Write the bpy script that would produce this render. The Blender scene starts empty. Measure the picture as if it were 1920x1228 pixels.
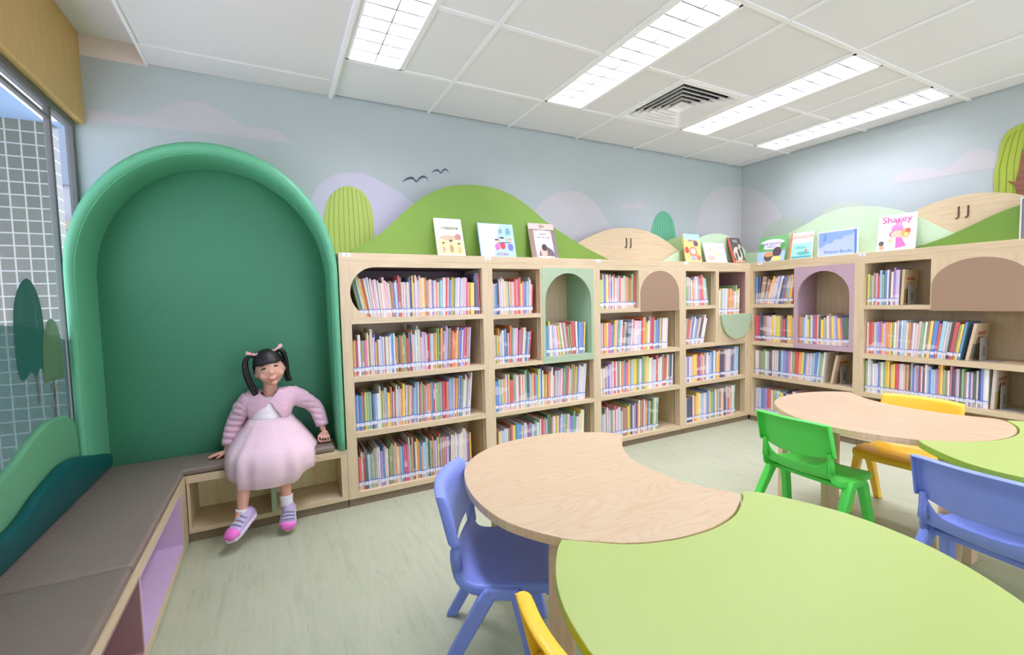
import bpy, bmesh, math, random
from mathutils import Vector, Matrix
R = math.radians
PI = math.pi
random.seed(7)
EXPOSURE = -0.09
sc = bpy.context.scene
C = sc.collection

# ------------------------------------------------------------------ helpers
def lin(c):
    return tuple((v / 255 / 12.92) if v / 255 <= 0.04045 else ((v / 255 + 0.055) / 1.055) ** 2.4 for v in c)

def mat(name, col, rough=0.5, spec=0.5, **kw):
    m = bpy.data.materials.new(name)
    m.use_nodes = True
    b = m.node_tree.nodes['Principled BSDF']
    b.inputs['Base Color'].default_value = (*lin(col), 1)
    b.inputs['Roughness'].default_value = rough
    b.inputs['Specular IOR Level'].default_value = spec
    for k, v in kw.items():
        b.inputs[k].default_value = v
    return m

def nodes(m):
    nt = m.node_tree
    return nt, nt.nodes, nt.links, nt.nodes['Principled BSDF']

def ramp(N, stops):
    r = N.new('ShaderNodeValToRGB')
    e = r.color_ramp.elements
    while len(e) < len(stops):
        e.new(0.5)
    for i, (p, c) in enumerate(stops):
        e[i].position = p
        e[i].color = (*lin(c), 1)
    return r

def wood(name, c1, c2, scale=(1, 1, 1), rough=0.45, stretch=18, cathedral=False, axis='Z'):
    """light veneer: fine streaks running along AXIS"""
    m = mat(name, c1, rough)
    nt, N, L, b = nodes(m)
    tc = N.new('ShaderNodeTexCoord')
    mp = N.new('ShaderNodeMapping')
    s = {'X': (1.5, stretch, stretch), 'Y': (stretch, 1.5, stretch), 'Z': (stretch, stretch, 1.5)}[axis]
    mp.inputs['Scale'].default_value = s
    L.new(tc.outputs['Object'], mp.inputs['Vector'])
    n = N.new('ShaderNodeTexNoise')
    n.inputs['Scale'].default_value = 3.0
    n.inputs['Detail'].default_value = 6
    n.inputs['Roughness'].default_value = 0.65
    L.new(mp.outputs['Vector'], n.inputs['Vector'])
    r = ramp(N, [(0.32, c2), (0.62, c1)])
    if cathedral:
        mp2 = N.new('ShaderNodeMapping')
        mp2.inputs['Scale'].default_value = {'X': (0.55, 3.2, 1), 'Y': (3.2, 0.55, 1)}.get(axis, (3.2, .55, 1))
        L.new(tc.outputs['Object'], mp2.inputs['Vector'])
        n2 = N.new('ShaderNodeTexNoise')
        n2.inputs['Scale'].default_value = 1.9
        n2.inputs['Detail'].default_value = 2.5
        n2.inputs['Distortion'].default_value = 0.35
        L.new(mp2.outputs['Vector'], n2.inputs['Vector'])
        mu = N.new('ShaderNodeMath'); mu.operation = 'MULTIPLY'; mu.inputs[1].default_value = 34
        L.new(n2.outputs['Fac'], mu.inputs[0])
        fr = N.new('ShaderNodeMath'); fr.operation = 'FRACT'
        L.new(mu.outputs[0], fr.inputs[0])
        r2 = ramp(N, [(0.0, c2), (0.35, c1), (0.8, c1), (1.0, c2)])
        L.new(fr.outputs[0], r2.inputs['Fac'])
        mx = N.new('ShaderNodeMix'); mx.data_type = 'RGBA'; mx.blend_type = 'MIX'
        mx.inputs['Factor'].default_value = 0.45
        L.new(r2.outputs['Color'], mx.inputs['A'])
        L.new(n.outputs['Fac'], r.inputs['Fac'])
        L.new(r.outputs['Color'], mx.inputs['B'])
        L.new(mx.outputs['Result'], b.inputs['Base Color'])
    else:
        L.new(n.outputs['Fac'], r.inputs['Fac'])
        L.new(r.outputs['Color'], b.inputs['Base Color'])
    return m

def grainy(name, col, amp=6, scale=60, rough=0.6, bump=0.0, spec=0.4):
    m = mat(name, col, rough, spec)
    nt, N, L, b = nodes(m)
    tc = N.new('ShaderNodeTexCoord')
    n = N.new('ShaderNodeTexNoise'); n.inputs['Scale'].default_value = scale; n.inputs['Detail'].default_value = 4
    L.new(tc.outputs['Object'], n.inputs['Vector'])
    lo = tuple(max(0, v - amp) for v in col); hi = tuple(min(255, v + amp) for v in col)
    r = ramp(N, [(0.3, lo), (0.7, hi)])
    L.new(n.outputs['Fac'], r.inputs['Fac'])
    L.new(r.outputs['Color'], b.inputs['Base Color'])
    if bump:
        bp = N.new('ShaderNodeBump'); bp.inputs['Strength'].default_value = bump; bp.inputs['Distance'].default_value = 0.002
        L.new(n.outputs['Fac'], bp.inputs['Height'])
        L.new(bp.outputs['Normal'], b.inputs['Normal'])
    return m

def tag(o, label=None, cat=None, group=None, kind=None):
    if label: o['label'] = label
    if cat: o['category'] = cat
    if group: o['group'] = group
    if kind: o['kind'] = kind
    return o

def thing(name, label, cat, loc=(0, 0, 0), rz=0, group=None):
    o = bpy.data.objects.new(name, None)
    C.objects.link(o)
    o.empty_display_size = 0.05
    o.location = loc
    o.rotation_euler = (0, 0, rz)
    return tag(o, label, cat, group)

def obj(name, bm, mats, parent=None, smooth=False, bevel=0, seg=2, subd=0, solid=0, label=None):
    me = bpy.data.meshes.new(name)
    bmesh.ops.recalc_face_normals(bm, faces=bm.faces[:])
    bm.to_mesh(me); bm.free()
    for m in (mats if isinstance(mats, (list, tuple)) else [mats]):
        me.materials.append(m)
    if smooth:
        for p in me.polygons: p.use_smooth = True
    o = bpy.data.objects.new(name, me)
    C.objects.link(o)
    if parent: o.parent = parent
    if solid:
        md = o.modifiers.new('thick', 'SOLIDIFY'); md.thickness = solid; md.offset = 0
    if bevel:
        md = o.modifiers.new('edge', 'BEVEL'); md.width = bevel; md.segments = seg; md.limit_method = 'ANGLE'; md.angle_limit = R(40)
    if subd:
        md = o.modifiers.new('sub', 'SUBSURF'); md.levels = subd; md.render_levels = subd
    if label: o['label'] = label
    return o

def box(bm, x0, x1, y0, y1, z0, z1, mi=0, M=None):
    vs = [Vector((x, y, z)) for x in (x0, x1) for y in (y0, y1) for z in (z0, z1)]
    if M is not None: vs = [M @ v for v in vs]
    v = [bm.verts.new(p) for p in vs]
    for f in ((0, 1, 3, 2), (4, 6, 7, 5), (0, 4, 5, 1), (2, 3, 7, 6), (0, 2, 6, 4), (1, 5, 7, 3)):
        fc = bm.faces.new([v[i] for i in f]); fc.material_index = mi
    return v

def NB(): return bmesh.new()

def bx(*a, **k):
    bm = NB(); box(bm, *a, **k); return bm

def prism(bm, pts, to3, d0, d1, mi=0):
    """closed outline PTS (2-D), to3(p, depth) -> 3-D"""
    a = [bm.verts.new(to3(p, d0)) for p in pts]
    b = [bm.verts.new(to3(p, d1)) for p in pts]
    n = len(pts)
    f = bm.faces.new(a); f.material_index = mi
    f = bm.faces.new(b[::-1]); f.material_index = mi
    for i in range(n):
        f = bm.faces.new((a[i], b[i], b[(i + 1) % n], a[(i + 1) % n])); f.material_index = mi

def face2(bm, pts, to3, d, mi=0):
    f = bm.faces.new([bm.verts.new(to3(p, d)) for p in pts]); f.material_index = mi
    return f

toA = lambda p, d: Vector((p[0], d, p[1]))
toB = lambda p, d: Vector((d, p[0], p[1]))
toF = lambda p, d: Vector((p[0], p[1], d))

def spline(pts, n=6, closed=False):
    P = [Vector(p) for p in pts]; out = []
    m = len(P)
    for i in range(m if closed else m - 1):
        if closed: p0, p1, p2, p3 = P[(i - 1) % m], P[i], P[(i + 1) % m], P[(i + 2) % m]
        else: p0, p1, p2, p3 = P[max(i - 1, 0)], P[i], P[i + 1], P[min(i + 2, m - 1)]
        for k in range(n):
            t = k / n
            out.append(0.5 * ((2 * p1) + (p2 - p0) * t + (2 * p0 - 5 * p1 + 4 * p2 - p3) * t * t + (3 * p1 - p0 - 3 * p2 + p3) * t ** 3))
    if not closed: out.append(P[-1])
    return out

def tube(bm, pts, rad, seg=8, mi=0, caps=True):
    P = [Vector(p) for p in pts]
    rr = rad if isinstance(rad, (list, tuple)) else [rad] * len(P)
    rings = []
    up = Vector((0.13, 0.31, 0.94))
    for i, p in enumerate(P):
        t = (P[min(i + 1, len(P) - 1)] - P[max(i - 1, 0)]).normalized()
        a = t.cross(up)
        if a.length < 1e-3: a = t.cross(Vector((1, 0, 0)))
        a.normalize(); b = t.cross(a)
        rings.append([bm.verts.new(p + (a * math.cos(2 * PI * k / seg) + b * math.sin(2 * PI * k / seg)) * rr[i]) for k in range(seg)])
    for i in range(len(rings) - 1):
        for k in range(seg):
            f = bm.faces.new((rings[i][k], rings[i][(k + 1) % seg], rings[i + 1][(k + 1) % seg], rings[i + 1][k])); f.material_index = mi
    if caps:
        f = bm.faces.new(rings[0][::-1]); f.material_index = mi
        f = bm.faces.new(rings[-1]); f.material_index = mi

def grid(bm, rows, mi=0):
    V = [[bm.verts.new(p) for p in r] for r in rows]
    for i in range(len(V) - 1):
        for j in range(len(V[0]) - 1):
            f = bm.faces.new((V[i][j], V[i][j + 1], V[i + 1][j + 1], V[i + 1][j])); f.material_index = mi
    return V

def text(name, body, size, m, parent, loc, rot, extrude=0.0006, align='CENTER', bold=0.0):
    cu = bpy.data.curves.new(name, 'FONT')
    cu.body = body; cu.size = size; cu.extrude = extrude; cu.align_x = align; cu.offset = bold
    tmp = bpy.data.objects.new(name + '_curve', cu)
    C.objects.link(tmp)
    bpy.context.view_layer.update()
    me = bpy.data.meshes.new_from_object(tmp.evaluated_get(bpy.context.evaluated_depsgraph_get()))
    bpy.data.objects.remove(tmp)
    me.materials.clear(); me.materials.append(m)
    o = bpy.data.objects.new(name, me)
    C.objects.link(o)
    o.parent = parent; o.location = loc; o.rotation_euler = rot
    return o

def ordinal(n):
    return '%d%s' % (n, 'th' if 10 <= n % 100 <= 20 else {1: 'st', 2: 'nd', 3: 'rd'}.get(n % 10, 'th'))

# ------------------------------------------------------------------ materials
M = {}
OAK1, OAK2 = (215, 196, 158), (202, 182, 142)
M['oak'] = wood('oak_veneer_upright', OAK1, OAK2, axis='Z')
M['oak_h'] = wood('oak_veneer_lengthwise', OAK1, OAK2, axis='X')
M['oak_hy'] = wood('oak_veneer_along_right_wall', OAK1, OAK2, axis='Y')
M['oak_lit'] = wood('bench_oak_inside_lit', (255, 255, 203), (255, 227, 172), axis='Z')  # paler than the other oak: light inside the benches put into the colour
M['veneer'] = wood('golden_wood_veneer', (214, 177, 104), (198, 161, 91), axis='Z', stretch=30)
M['table_wood'] = wood('ash_table_laminate', (191, 172, 135), (179, 154, 115), axis='X', cathedral=True, rough=0.38)
M['table_wood2'] = wood('ash_table_laminate_straight', (189, 168, 133), (179, 154, 117), axis='Y', rough=0.38, stretch=14)
M['leg_wood'] = wood('bent_beech_ply', (224, 194, 155), (206, 174, 134), axis='Z')
M['brown'] = mat('taupe_brown_laminate', (157, 130, 103), 0.55)
M['kick'] = grainy('dark_taupe_kickboard', (128, 111, 88), 4, 40, 0.6)
M['mint'] = mat('mint_laminate', (168, 189, 153), 0.5)
M['mint_deep'] = mat('mint_green_laminate_inside', (160, 204, 170), 0.5)
M['lilac'] = mat('lilac_laminate', (185, 159, 168), 0.5)
M['lilac_in'] = mat('lilac_lining', (202, 178, 201), 0.5)
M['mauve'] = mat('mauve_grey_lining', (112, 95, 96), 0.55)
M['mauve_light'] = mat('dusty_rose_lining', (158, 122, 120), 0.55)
M['track'] = mat('dark_slotted_shelf_track', (96, 80, 66), 0.5)
M['white'] = mat('white_paint', (248, 247, 246), 0.6)
M['sticker'] = mat('white_sticker_paper', (236, 236, 246), 0.5)
M['green_vinyl'] = grainy('light_green_upholstery', (100, 178, 134), 4, 180, 0.42, 0.05)
M['dark_green_vinyl'] = grainy('deep_green_upholstery', (71, 139, 103), 4, 180, 0.5, 0.06)
M['wave_green'] = grainy('sage_green_upholstery', (102, 165, 121), 4, 180, 0.45, 0.05)
M['teal_vinyl'] = grainy('dark_teal_upholstery', (2, 80, 79), 4, 180, 0.42, 0.05)
M['taupe_vinyl'] = grainy('taupe_bench_upholstery', (127, 113, 100), 4, 160, 0.42, 0.05)
M['hill_green'] = grainy('grass_green_board', (125, 161, 65), 3, 3, 0.55)
M['hill_green2'] = grainy('leaf_green_board', (111, 150, 57), 3, 3, 0.55)
M['hill_mint'] = grainy('pale_mint_board', (196, 222, 184), 3, 3, 0.55)
M['letters'] = mat('dark_brown_letter', (84, 64, 44), 0.4)
M['alu'] = mat('grey_window_aluminium', (104, 104, 98), 0.55)
M['dark'] = mat('dark_void', (34, 34, 34), 0.9)
M['blue_plastic'] = grainy('periwinkle_plastic', (128, 148, 221), 2, 90, 0.36, 0.03)
M['green_plastic'] = grainy('bright_green_plastic', (81, 209, 78), 2, 90, 0.34, 0.03)
M['yellow_plastic'] = grainy('sunny_yellow_plastic', (244, 196, 54), 2, 90, 0.34, 0.03)
M['lime_top'] = grainy('lime_laminate', (159, 178, 97), 1, 3, 0.36)
M['lime_edge'] = mat('lime_edge_band', (152, 181, 60), 0.45)
M['paper'] = grainy('book_pages', (214, 204, 186), 8, 300, 0.8)
M['label_blue'] = mat('spine_label_blue', (70, 110, 200), 0.5)
M['label_white'] = mat('spine_label_white', (227, 229, 235), 0.5)
M['steel'] = mat('grey_steel_bookend', (176, 178, 170), 0.4, Metallic=0.3)
M['skin'] = mat('skin', (226, 172, 146), 0.5, **{'Subsurface Weight': 0.15, 'Subsurface Radius': (0.012, 0.005, 0.003), 'Subsurface Scale': 0.5})
M['hair'] = mat('black_hair', (26, 20, 20), 0.4)
M['lip'] = mat('rose_lips', (196, 96, 96), 0.4)
M['tooth'] = mat('tooth_white', (240, 236, 226), 0.3)
M['pink_bow'] = mat('pink_ribbon', (244, 178, 178), 0.6)
M['pink_knit'] = grainy('pale_pink_knit', (238, 198, 211), 8, 220, 0.85, 0.4)
M['tulle'] = grainy('white_pink_tulle', (244, 236, 234), 6, 70, 0.8, 0.2)
M['tulle_pink'] = grainy('blush_tulle', (240, 208, 212), 6, 70, 0.8, 0.2)
M['sock'] = mat('white_cotton_sock', (240, 238, 240), 0.8)
M['shoe'] = mat('lavender_shoe_mesh', (196, 176, 214), 0.6)
M['shoe_pink'] = mat('hot_pink_shoe_toe', (240, 120, 204), 0.5)
M['shoe_strap'] = mat('silver_grey_shoe_strap', (178, 186, 204), 0.5)
M['sole'] = mat('pale_rubber_sole', (226, 216, 228), 0.5)

def knit(m):
    nt, N, L, b = nodes(m)
    w = N.new('ShaderNodeTexWave'); w.inputs['Scale'].default_value = 90; w.bands_direction = 'Z'
    w.inputs['Distortion'].default_value = 2
    tc = N.new('ShaderNodeTexCoord'); L.new(tc.outputs['Object'], w.inputs['Vector'])
    bp = N.new('ShaderNodeBump'); bp.inputs['Strength'].default_value = 0.5; bp.inputs['Distance'].default_value = 0.003
    L.new(w.outputs['Fac'], bp.inputs['Height']); L.new(bp.outputs['Normal'], b.inputs['Normal'])
knit(M['pink_knit'])

def floor_mat():
    m = mat('pale_green_vinyl_floor', (196, 204, 184), 0.38, 0.4)
    nt, N, L, b = nodes(m)
    tc = N.new('ShaderNodeTexCoord'); mp = N.new('ShaderNodeMapping')
    mp.inputs['Rotation'].default_value = (0, 0, R(8)); mp.inputs['Scale'].default_value = (9, 1.2, 1)
    L.new(tc.outputs['Object'], mp.inputs['Vector'])
    n = N.new('ShaderNodeTexNoise'); n.inputs['Scale'].default_value = 3.5; n.inputs['Detail'].default_value = 9; n.inputs['Roughness'].default_value = 0.7
    n.inputs['Distortion'].default_value = 0.6
    L.new(mp.outputs['Vector'], n.inputs['Vector'])
    r = ramp(N, [(0.22, (152, 161, 127)), (0.45, (173, 180, 147)), (0.75, (184, 188, 157))])
    L.new(n.outputs['Fac'], r.inputs['Fac'])
    # occasional darker flecks
    mp2 = N.new('ShaderNodeMapping'); mp2.inputs['Scale'].default_value = (14, 3.0, 1); mp2.inputs['Rotation'].default_value = (0, 0, R(8))
    L.new(tc.outputs['Object'], mp2.inputs['Vector'])
    n2 = N.new('ShaderNodeTexNoise'); n2.inputs['Scale'].default_value = 3; n2.inputs['Detail'].default_value = 5
    L.new(mp2.outputs['Vector'], n2.inputs['Vector'])
    r2 = ramp(N, [(0.66, (0, 0, 0)), (0.78, (255, 255, 255))])
    L.new(n2.outputs['Fac'], r2.inputs['Fac'])
    mx = N.new('ShaderNodeMix'); mx.data_type = 'RGBA'
    L.new(r2.outputs['Color'], mx.inputs['Factor']); L.new(r.outputs['Color'], mx.inputs['A'])
    mx.inputs['B'].default_value = (*lin((141, 148, 113)), 1)
    L.new(mx.outputs['Result'], b.inputs['Base Color'])
    return m

def tile_mat():
    m = mat('perforated_ceiling_tile', (243, 242, 241), 0.8, 0.2)
    nt, N, L, b = nodes(m)
    tc = N.new('ShaderNodeTexCoord')
    v = N.new('ShaderNodeTexVoronoi'); v.inputs['Scale'].default_value = 90; v.inputs['Randomness'].default_value = 0.0
    L.new(tc.outputs['Object'], v.inputs['Vector'])
    r = ramp(N, [(0.12, (218, 217, 217)), (0.3, (237, 236, 236))])
    L.new(v.outputs['Distance'], r.inputs['Fac']); L.new(r.outputs['Color'], b.inputs['Base Color'])
    return m

def outside_tile_mat():
    m = mat('grey_facade_tiles', (128, 134, 128), 0.3)
    nt, N, L, b = nodes(m)
    tc = N.new('ShaderNodeTexCoord'); mp = N.new('ShaderNodeMapping')
    mp.inputs['Rotation'].default_value = (R(90), 0, 0)
    L.new(tc.outputs['Object'], mp.inputs['Vector'])
    br = N.new('ShaderNodeTexBrick'); br.offset = 0.0; br.squash = 1.0
    br.inputs['Color1'].default_value = (*lin((83, 85, 70)), 1); br.inputs['Color2'].default_value = (*lin((93, 94, 75)), 1)
    br.inputs['Mortar'].default_value = (*lin((161, 163, 150)), 1)
    br.inputs['Scale'].default_value = 1.0; br.inputs['Mortar Size'].default_value = 0.0042
    br.inputs['Brick Width'].default_value = 0.0655; br.inputs['Row Height'].default_value = 0.0735
    L.new(mp.outputs['Vector'], br.inputs['Vector']); L.new(br.outputs['Color'], b.inputs['Base Color'])
    return m

def see_through(name, col, alpha, rough=0.1):
    m = bpy.data.materials.new(name); m.use_nodes = True
    nt = m.node_tree; N = nt.nodes; L = nt.links
    N.clear()
    out = N.new('ShaderNodeOutputMaterial'); t = N.new('ShaderNodeBsdfTransparent'); p = N.new('ShaderNodeBsdfPrincipled')
    p.inputs['Base Color'].default_value = (*lin(col), 1); p.inputs['Roughness'].default_value = rough
    mx = N.new('ShaderNodeMixShader'); mx.inputs[0].default_value = alpha
    L.new(t.outputs[0], mx.inputs[1]); L.new(p.outputs[0], mx.inputs[2]); L.new(mx.outputs[0], out.inputs['Surface'])
    return m

def book_mat(name, attr):
    """cover colour from the object (or a colour layer), with a printed title run along the spine"""
    m = mat(name, (200, 200, 200), 0.45)
    nt, N, L, b = nodes(m)
    if attr:
        a = N.new('ShaderNodeAttribute'); a.attribute_name = 'Col'; col = a.outputs['Color']
    else:
        oi = N.new('ShaderNodeObjectInfo'); col = oi.outputs['Color']
    tc = N.new('ShaderNodeTexCoord'); mp = N.new('ShaderNodeMapping')
    mp.inputs['Scale'].default_value = (160, 160, 95)
    src = tc.outputs['Object']
    L.new(src, mp.inputs['Vector'])
    if not attr:
        ad = N.new('ShaderNodeVectorMath'); ad.operation = 'ADD'
        cx = N.new('ShaderNodeCombineXYZ'); ml = N.new('ShaderNodeMath'); ml.operation = 'MULTIPLY'; ml.inputs[1].default_value = 777
        L.new(oi.outputs['Random'], ml.inputs[0]); L.new(ml.outputs[0], cx.inputs[2])
        L.new(mp.outputs['Vector'], ad.inputs[0]); L.new(cx.outputs[0], ad.inputs[1]); vec = ad.outputs[0]
    else:
        vec = mp.outputs['Vector']
    n = N.new('ShaderNodeTexNoise'); n.inputs['Scale'].default_value = 1.0; n.inputs['Detail'].default_value = 1
    L.new(vec, n.inputs['Vector'])
    mp2 = N.new('ShaderNodeMapping'); mp2.inputs['Scale'].default_value = (0.05, 0.05, 0.14)
    L.new(vec, mp2.inputs['Vector'])
    n2 = N.new('ShaderNodeTexNoise'); n2.inputs['Scale'].default_value = 1.0; n2.inputs['Detail'].default_value = 0
    L.new(mp2.outputs['Vector'], n2.inputs['Vector'])
    g1 = N.new('ShaderNodeMath'); g1.operation = 'GREATER_THAN'; g1.inputs[1].default_value = 4.0
    g2 = N.new('ShaderNodeMath'); g2.operation = 'GREATER_THAN'; g2.inputs[1].default_value = 0.5
    L.new(n.outputs['Fac'], g1.inputs[0]); L.new(n2.outputs['Fac'], g2.inputs[0])
    mu = N.new('ShaderNodeMath'); mu.operation = 'MULTIPLY'
    L.new(g1.outputs[0], mu.inputs[0]); L.new(g2.outputs[0], mu.inputs[1])
    m8 = N.new('ShaderNodeMath'); m8.operation = 'MULTIPLY'; m8.inputs[1].default_value = 4.0
    L.new(mu.outputs[0], m8.inputs[0])
    # title ink: pale on dark covers, dark on pale covers
    bw = N.new('ShaderNodeRGBToBW'); L.new(col, bw.inputs[0])
    r = ramp(N, [(0.34, (240, 236, 228)), (0.4, (92, 84, 96))]); L.new(bw.outputs[0], r.inputs['Fac'])
    mx = N.new('ShaderNodeMix'); mx.data_type = 'RGBA'
    L.new(m8.outputs[0], mx.inputs['Factor']); L.new(col, mx.inputs['A']); L.new(r.outputs['Color'], mx.inputs['B'])
    # soft printed patches
    mp3 = N.new('ShaderNodeMapping'); mp3.inputs['Scale'].default_value = (0.02, 0.02, 0.09); L.new(vec, mp3.inputs['Vector'])
    n3 = N.new('ShaderNodeTexNoise'); n3.inputs['Scale'].default_value = 1.0; L.new(mp3.outputs['Vector'], n3.inputs['Vector'])
    r3 = ramp(N, [(0.58, (0, 0, 0)), (0.62, (255, 255, 255))]); L.new(n3.outputs['Fac'], r3.inputs['Fac'])
    m3 = N.new('ShaderNodeMath'); m3.operation = 'MULTIPLY'; m3.inputs[1].default_value = 0.45; L.new(r3.outputs['Color'], m3.inputs[0])
    mx3 = N.new('ShaderNodeMix'); mx3.data_type = 'RGBA'
    L.new(m3.outputs[0], mx3.inputs['Factor']); L.new(mx.outputs['Result'], mx3.inputs['A']); mx3.inputs['B'].default_value = (*lin((246, 240, 232)), 1)
    L.new(mx3.outputs['Result'], b.inputs['Base Color'])
    return m

M['floor'] = floor_mat()
M['tile'] = tile_mat()
M['facade'] = outside_tile_mat()
M['glass'] = see_through('window_glass', (205, 215, 220), 0.10, 0.05)
M['film'] = see_through('frosted_teal_film', (75, 120, 119), 0.80, 0.5)
M['film2'] = see_through('frosted_pale_green_film', (101, 127, 106), 0.72, 0.5)
M['film_tree'] = see_through('film_print_dark_teal_tree', (33, 98, 85), 0.96, 0.5)
M['film_tree2'] = see_through('film_print_sage_tree', (98, 133, 91), 0.92, 0.5)
M['film_trunk'] = see_through('film_print_grey_brown_trunk', (104, 106, 92), 0.95, 0.5)
M['book'] = book_mat('book_cover', False)
M['book_stuff'] = book_mat('book_cover_far', True)

# ------------------------------------------------------------------ camera
cam = bpy.data.cameras.new('camera'); co = bpy.data.objects.new('camera', cam); C.objects.link(co)
YAW, PITCH, ROLL = 0.4829, -0.0591, -0.0239
fwd = Vector((math.sin(YAW) * math.cos(PITCH), math.cos(YAW) * math.cos(PITCH), math.sin(PITCH)))
right = Vector((math.cos(YAW), -math.sin(YAW), 0)); up = right.cross(fwd)
r2 = math.cos(ROLL) * right + math.sin(ROLL) * up; u2 = -math.sin(ROLL) * right + math.cos(ROLL) * up
mw = Matrix((r2, u2, -fwd)).transposed().to_4x4(); mw.translation = Vector((-4.1921, -3.0034, 1.1559))
co.matrix_world = mw
cam.sensor_width = 36; cam.lens = 853.35 / 1920 * 36; cam.clip_start = 0.02
sc.camera = co

# ------------------------------------------------------------------ room shell
ZC = 2.417            # ceiling
def struct(name, bm, mats, label=None, **k):
    o = obj(name, bm, mats, **k); o['kind'] = 'structure'
    if label: o['label'] = label
    return o

struct('floor', bx(-5.2, 0.1, -6.2, 0.1, -0.05, 0.0), M['floor'], 'pale green streaked vinyl floor')

wall_col = grainy('mural_sky', (183, 194, 191), 2, 2, 0.75, spec=0.2)
pale_hill = mat('mural_lilac_hill', (200, 199, 212), 0.75, 0.2)
grey_hill = mat('mural_grey_hill', (198, 199, 198), 0.75, 0.2)
cloud_col = mat('mural_cloud', (196, 195, 194), 0.75, 0.2)
sage_hill = mat('mural_sage_hill', (185, 199, 181), 0.75, 0.2)
beige = mat('beige_wall_strip', (226, 214, 198), 0.7, 0.2)
bm = NB()
box(bm, -5.03, 0.1, 0.0, 0.1, 0.0, 2.404)
box(bm, -5.12, -4.70, 0.0, 0.1, 2.404, 2.62, 1)
box(bm, -4.70, 0.1, 0.002, 0.1, 2.404, 2.62, 0)
cloud1 = [(-4.98,2.145),(-4.879,2.149),(-4.774,2.14),(-4.708,2.164),(-4.638,2.214),(-4.567,2.25),(-4.52,2.262),(-4.46,2.261),(-4.401,2.234),(-4.328,2.192),(-4.265,2.167),(-4.199,2.168),(-4.131,2.172),(-4.077,2.143),(-4.034,2.104)]
face2(bm, [tuple(p) for p in spline(cloud1, 5)] + [(-4.432,2.105),(-4.98,2.093)], toA, -0.001, 2)
hp1 = [(-3.98,1.72),(-3.934,1.835),(-3.902,1.885),(-3.84,1.936),(-3.777,1.962),(-3.714,1.975),(-3.65,1.975),(-3.585,1.956),(-3.453,1.894),(-3.35,1.827),(-3.25,1.74)]
face2(bm, [tuple(p) for p in spline(hp1, 5)] + [(-3.2,1.40),(-3.98,1.40)], toA, -0.0015, 3)
hp2 = [(-2.48,1.70),(-2.364,1.873),(-2.291,1.931),(-2.192,1.984),(-2.091,2.005),(-1.989,2.006),(-1.884,1.969),(-1.804,1.907),(-1.722,1.813),(-1.639,1.73),(-1.553,1.689)]
face2(bm, [tuple(p) for p in spline(hp2, 5)] + [(-1.50,1.40),(-2.48,1.40)], toA, -0.0015, 4)
cl2 = [(-1.568,1.911),(-1.532,1.953),(-1.491,1.965),(-1.45,1.951),(-1.426,1.939),(-1.384,1.969),(-1.341,1.982),(-1.292,1.949),(-1.255,1.92)]
face2(bm, [tuple(p) for p in spline(cl2, 5)] + [(-1.40,1.921)], toA, -0.001, 2)
hp3 = [(-0.70,1.58),(-0.662,1.73),(-0.626,1.855),(-0.576,1.982),(-0.503,2.087),(-0.392,2.167),(-0.239,2.216),(-0.121,2.230),(-0.0002,2.229)]
face2(bm, [tuple(p) for p in spline(hp3, 5)] + [(-0.0002,1.40),(-0.70,1.40)], toA, -0.0015, 4)
hp4 = [(-1.30,1.60),(-1.22,1.74),(-1.12,1.82),(-1.0,1.85),(-0.88,1.83),(-0.78,1.76),(-0.70,1.66)]
struct('wall_back', bm, [wall_col, beige, cloud_col, pale_hill, grey_hill], 'pale blue wall with printed hills and clouds')

bm = NB()
box(bm, 0.0, 0.1, -6.2, 0.0, 0.0, 2.62)
h = [(-0.0002,2.228),(-0.114,2.192),(-0.197,2.138),(-0.277,2.071),(-0.34,1.999),(-0.392,1.911),(-0.433,1.807),(-0.473,1.695),(-0.50,1.58)]
face2(bm, [tuple(p) for p in spline(h, 5)] + [(-0.50,1.40),(-0.0002,1.40)], toB, -0.0015, 1)
h = [(-0.20,1.60),(-0.217,1.679),(-0.243,1.752),(-0.306,1.808),(-0.382,1.84),(-0.471,1.837),(-0.552,1.816),(-0.62,1.77),(-0.68,1.68)]
face2(bm, [tuple(p) for p in spline(h, 5)] + [(-0.68,1.40),(-0.20,1.40)], toB, -0.0025, 2)
h = [(-0.66,1.70),(-0.745,1.83),(-0.795,1.87),(-0.857,1.893),(-0.937,1.897),(-1.014,1.875),(-1.078,1.838),(-1.16,1.74)]
face2(bm, [tuple(p) for p in spline(h, 5)] + [(-1.16,1.40),(-0.66,1.40)], toB, -0.0025, 2)
h = [(-1.228,1.965),(-1.277,2.013),(-1.341,2.047),(-1.404,2.05),(-1.48,2.026),(-1.539,1.996),(-1.582,2.01),(-1.636,2.06),(-1.688,2.083),(-1.74,2.082),(-1.792,2.05),(-1.86,2.0)]
face2(bm, [tuple(p) for p in spline(h, 5)] + [(-1.86,1.94),(-1.638,1.949),(-1.467,1.955)], toB, -0.001, 3)
struct('wall_right', bm, [wall_col, grey_hill, sage_hill, cloud_col], 'pale blue wall with printed hills beyond the right bookcases')

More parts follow.
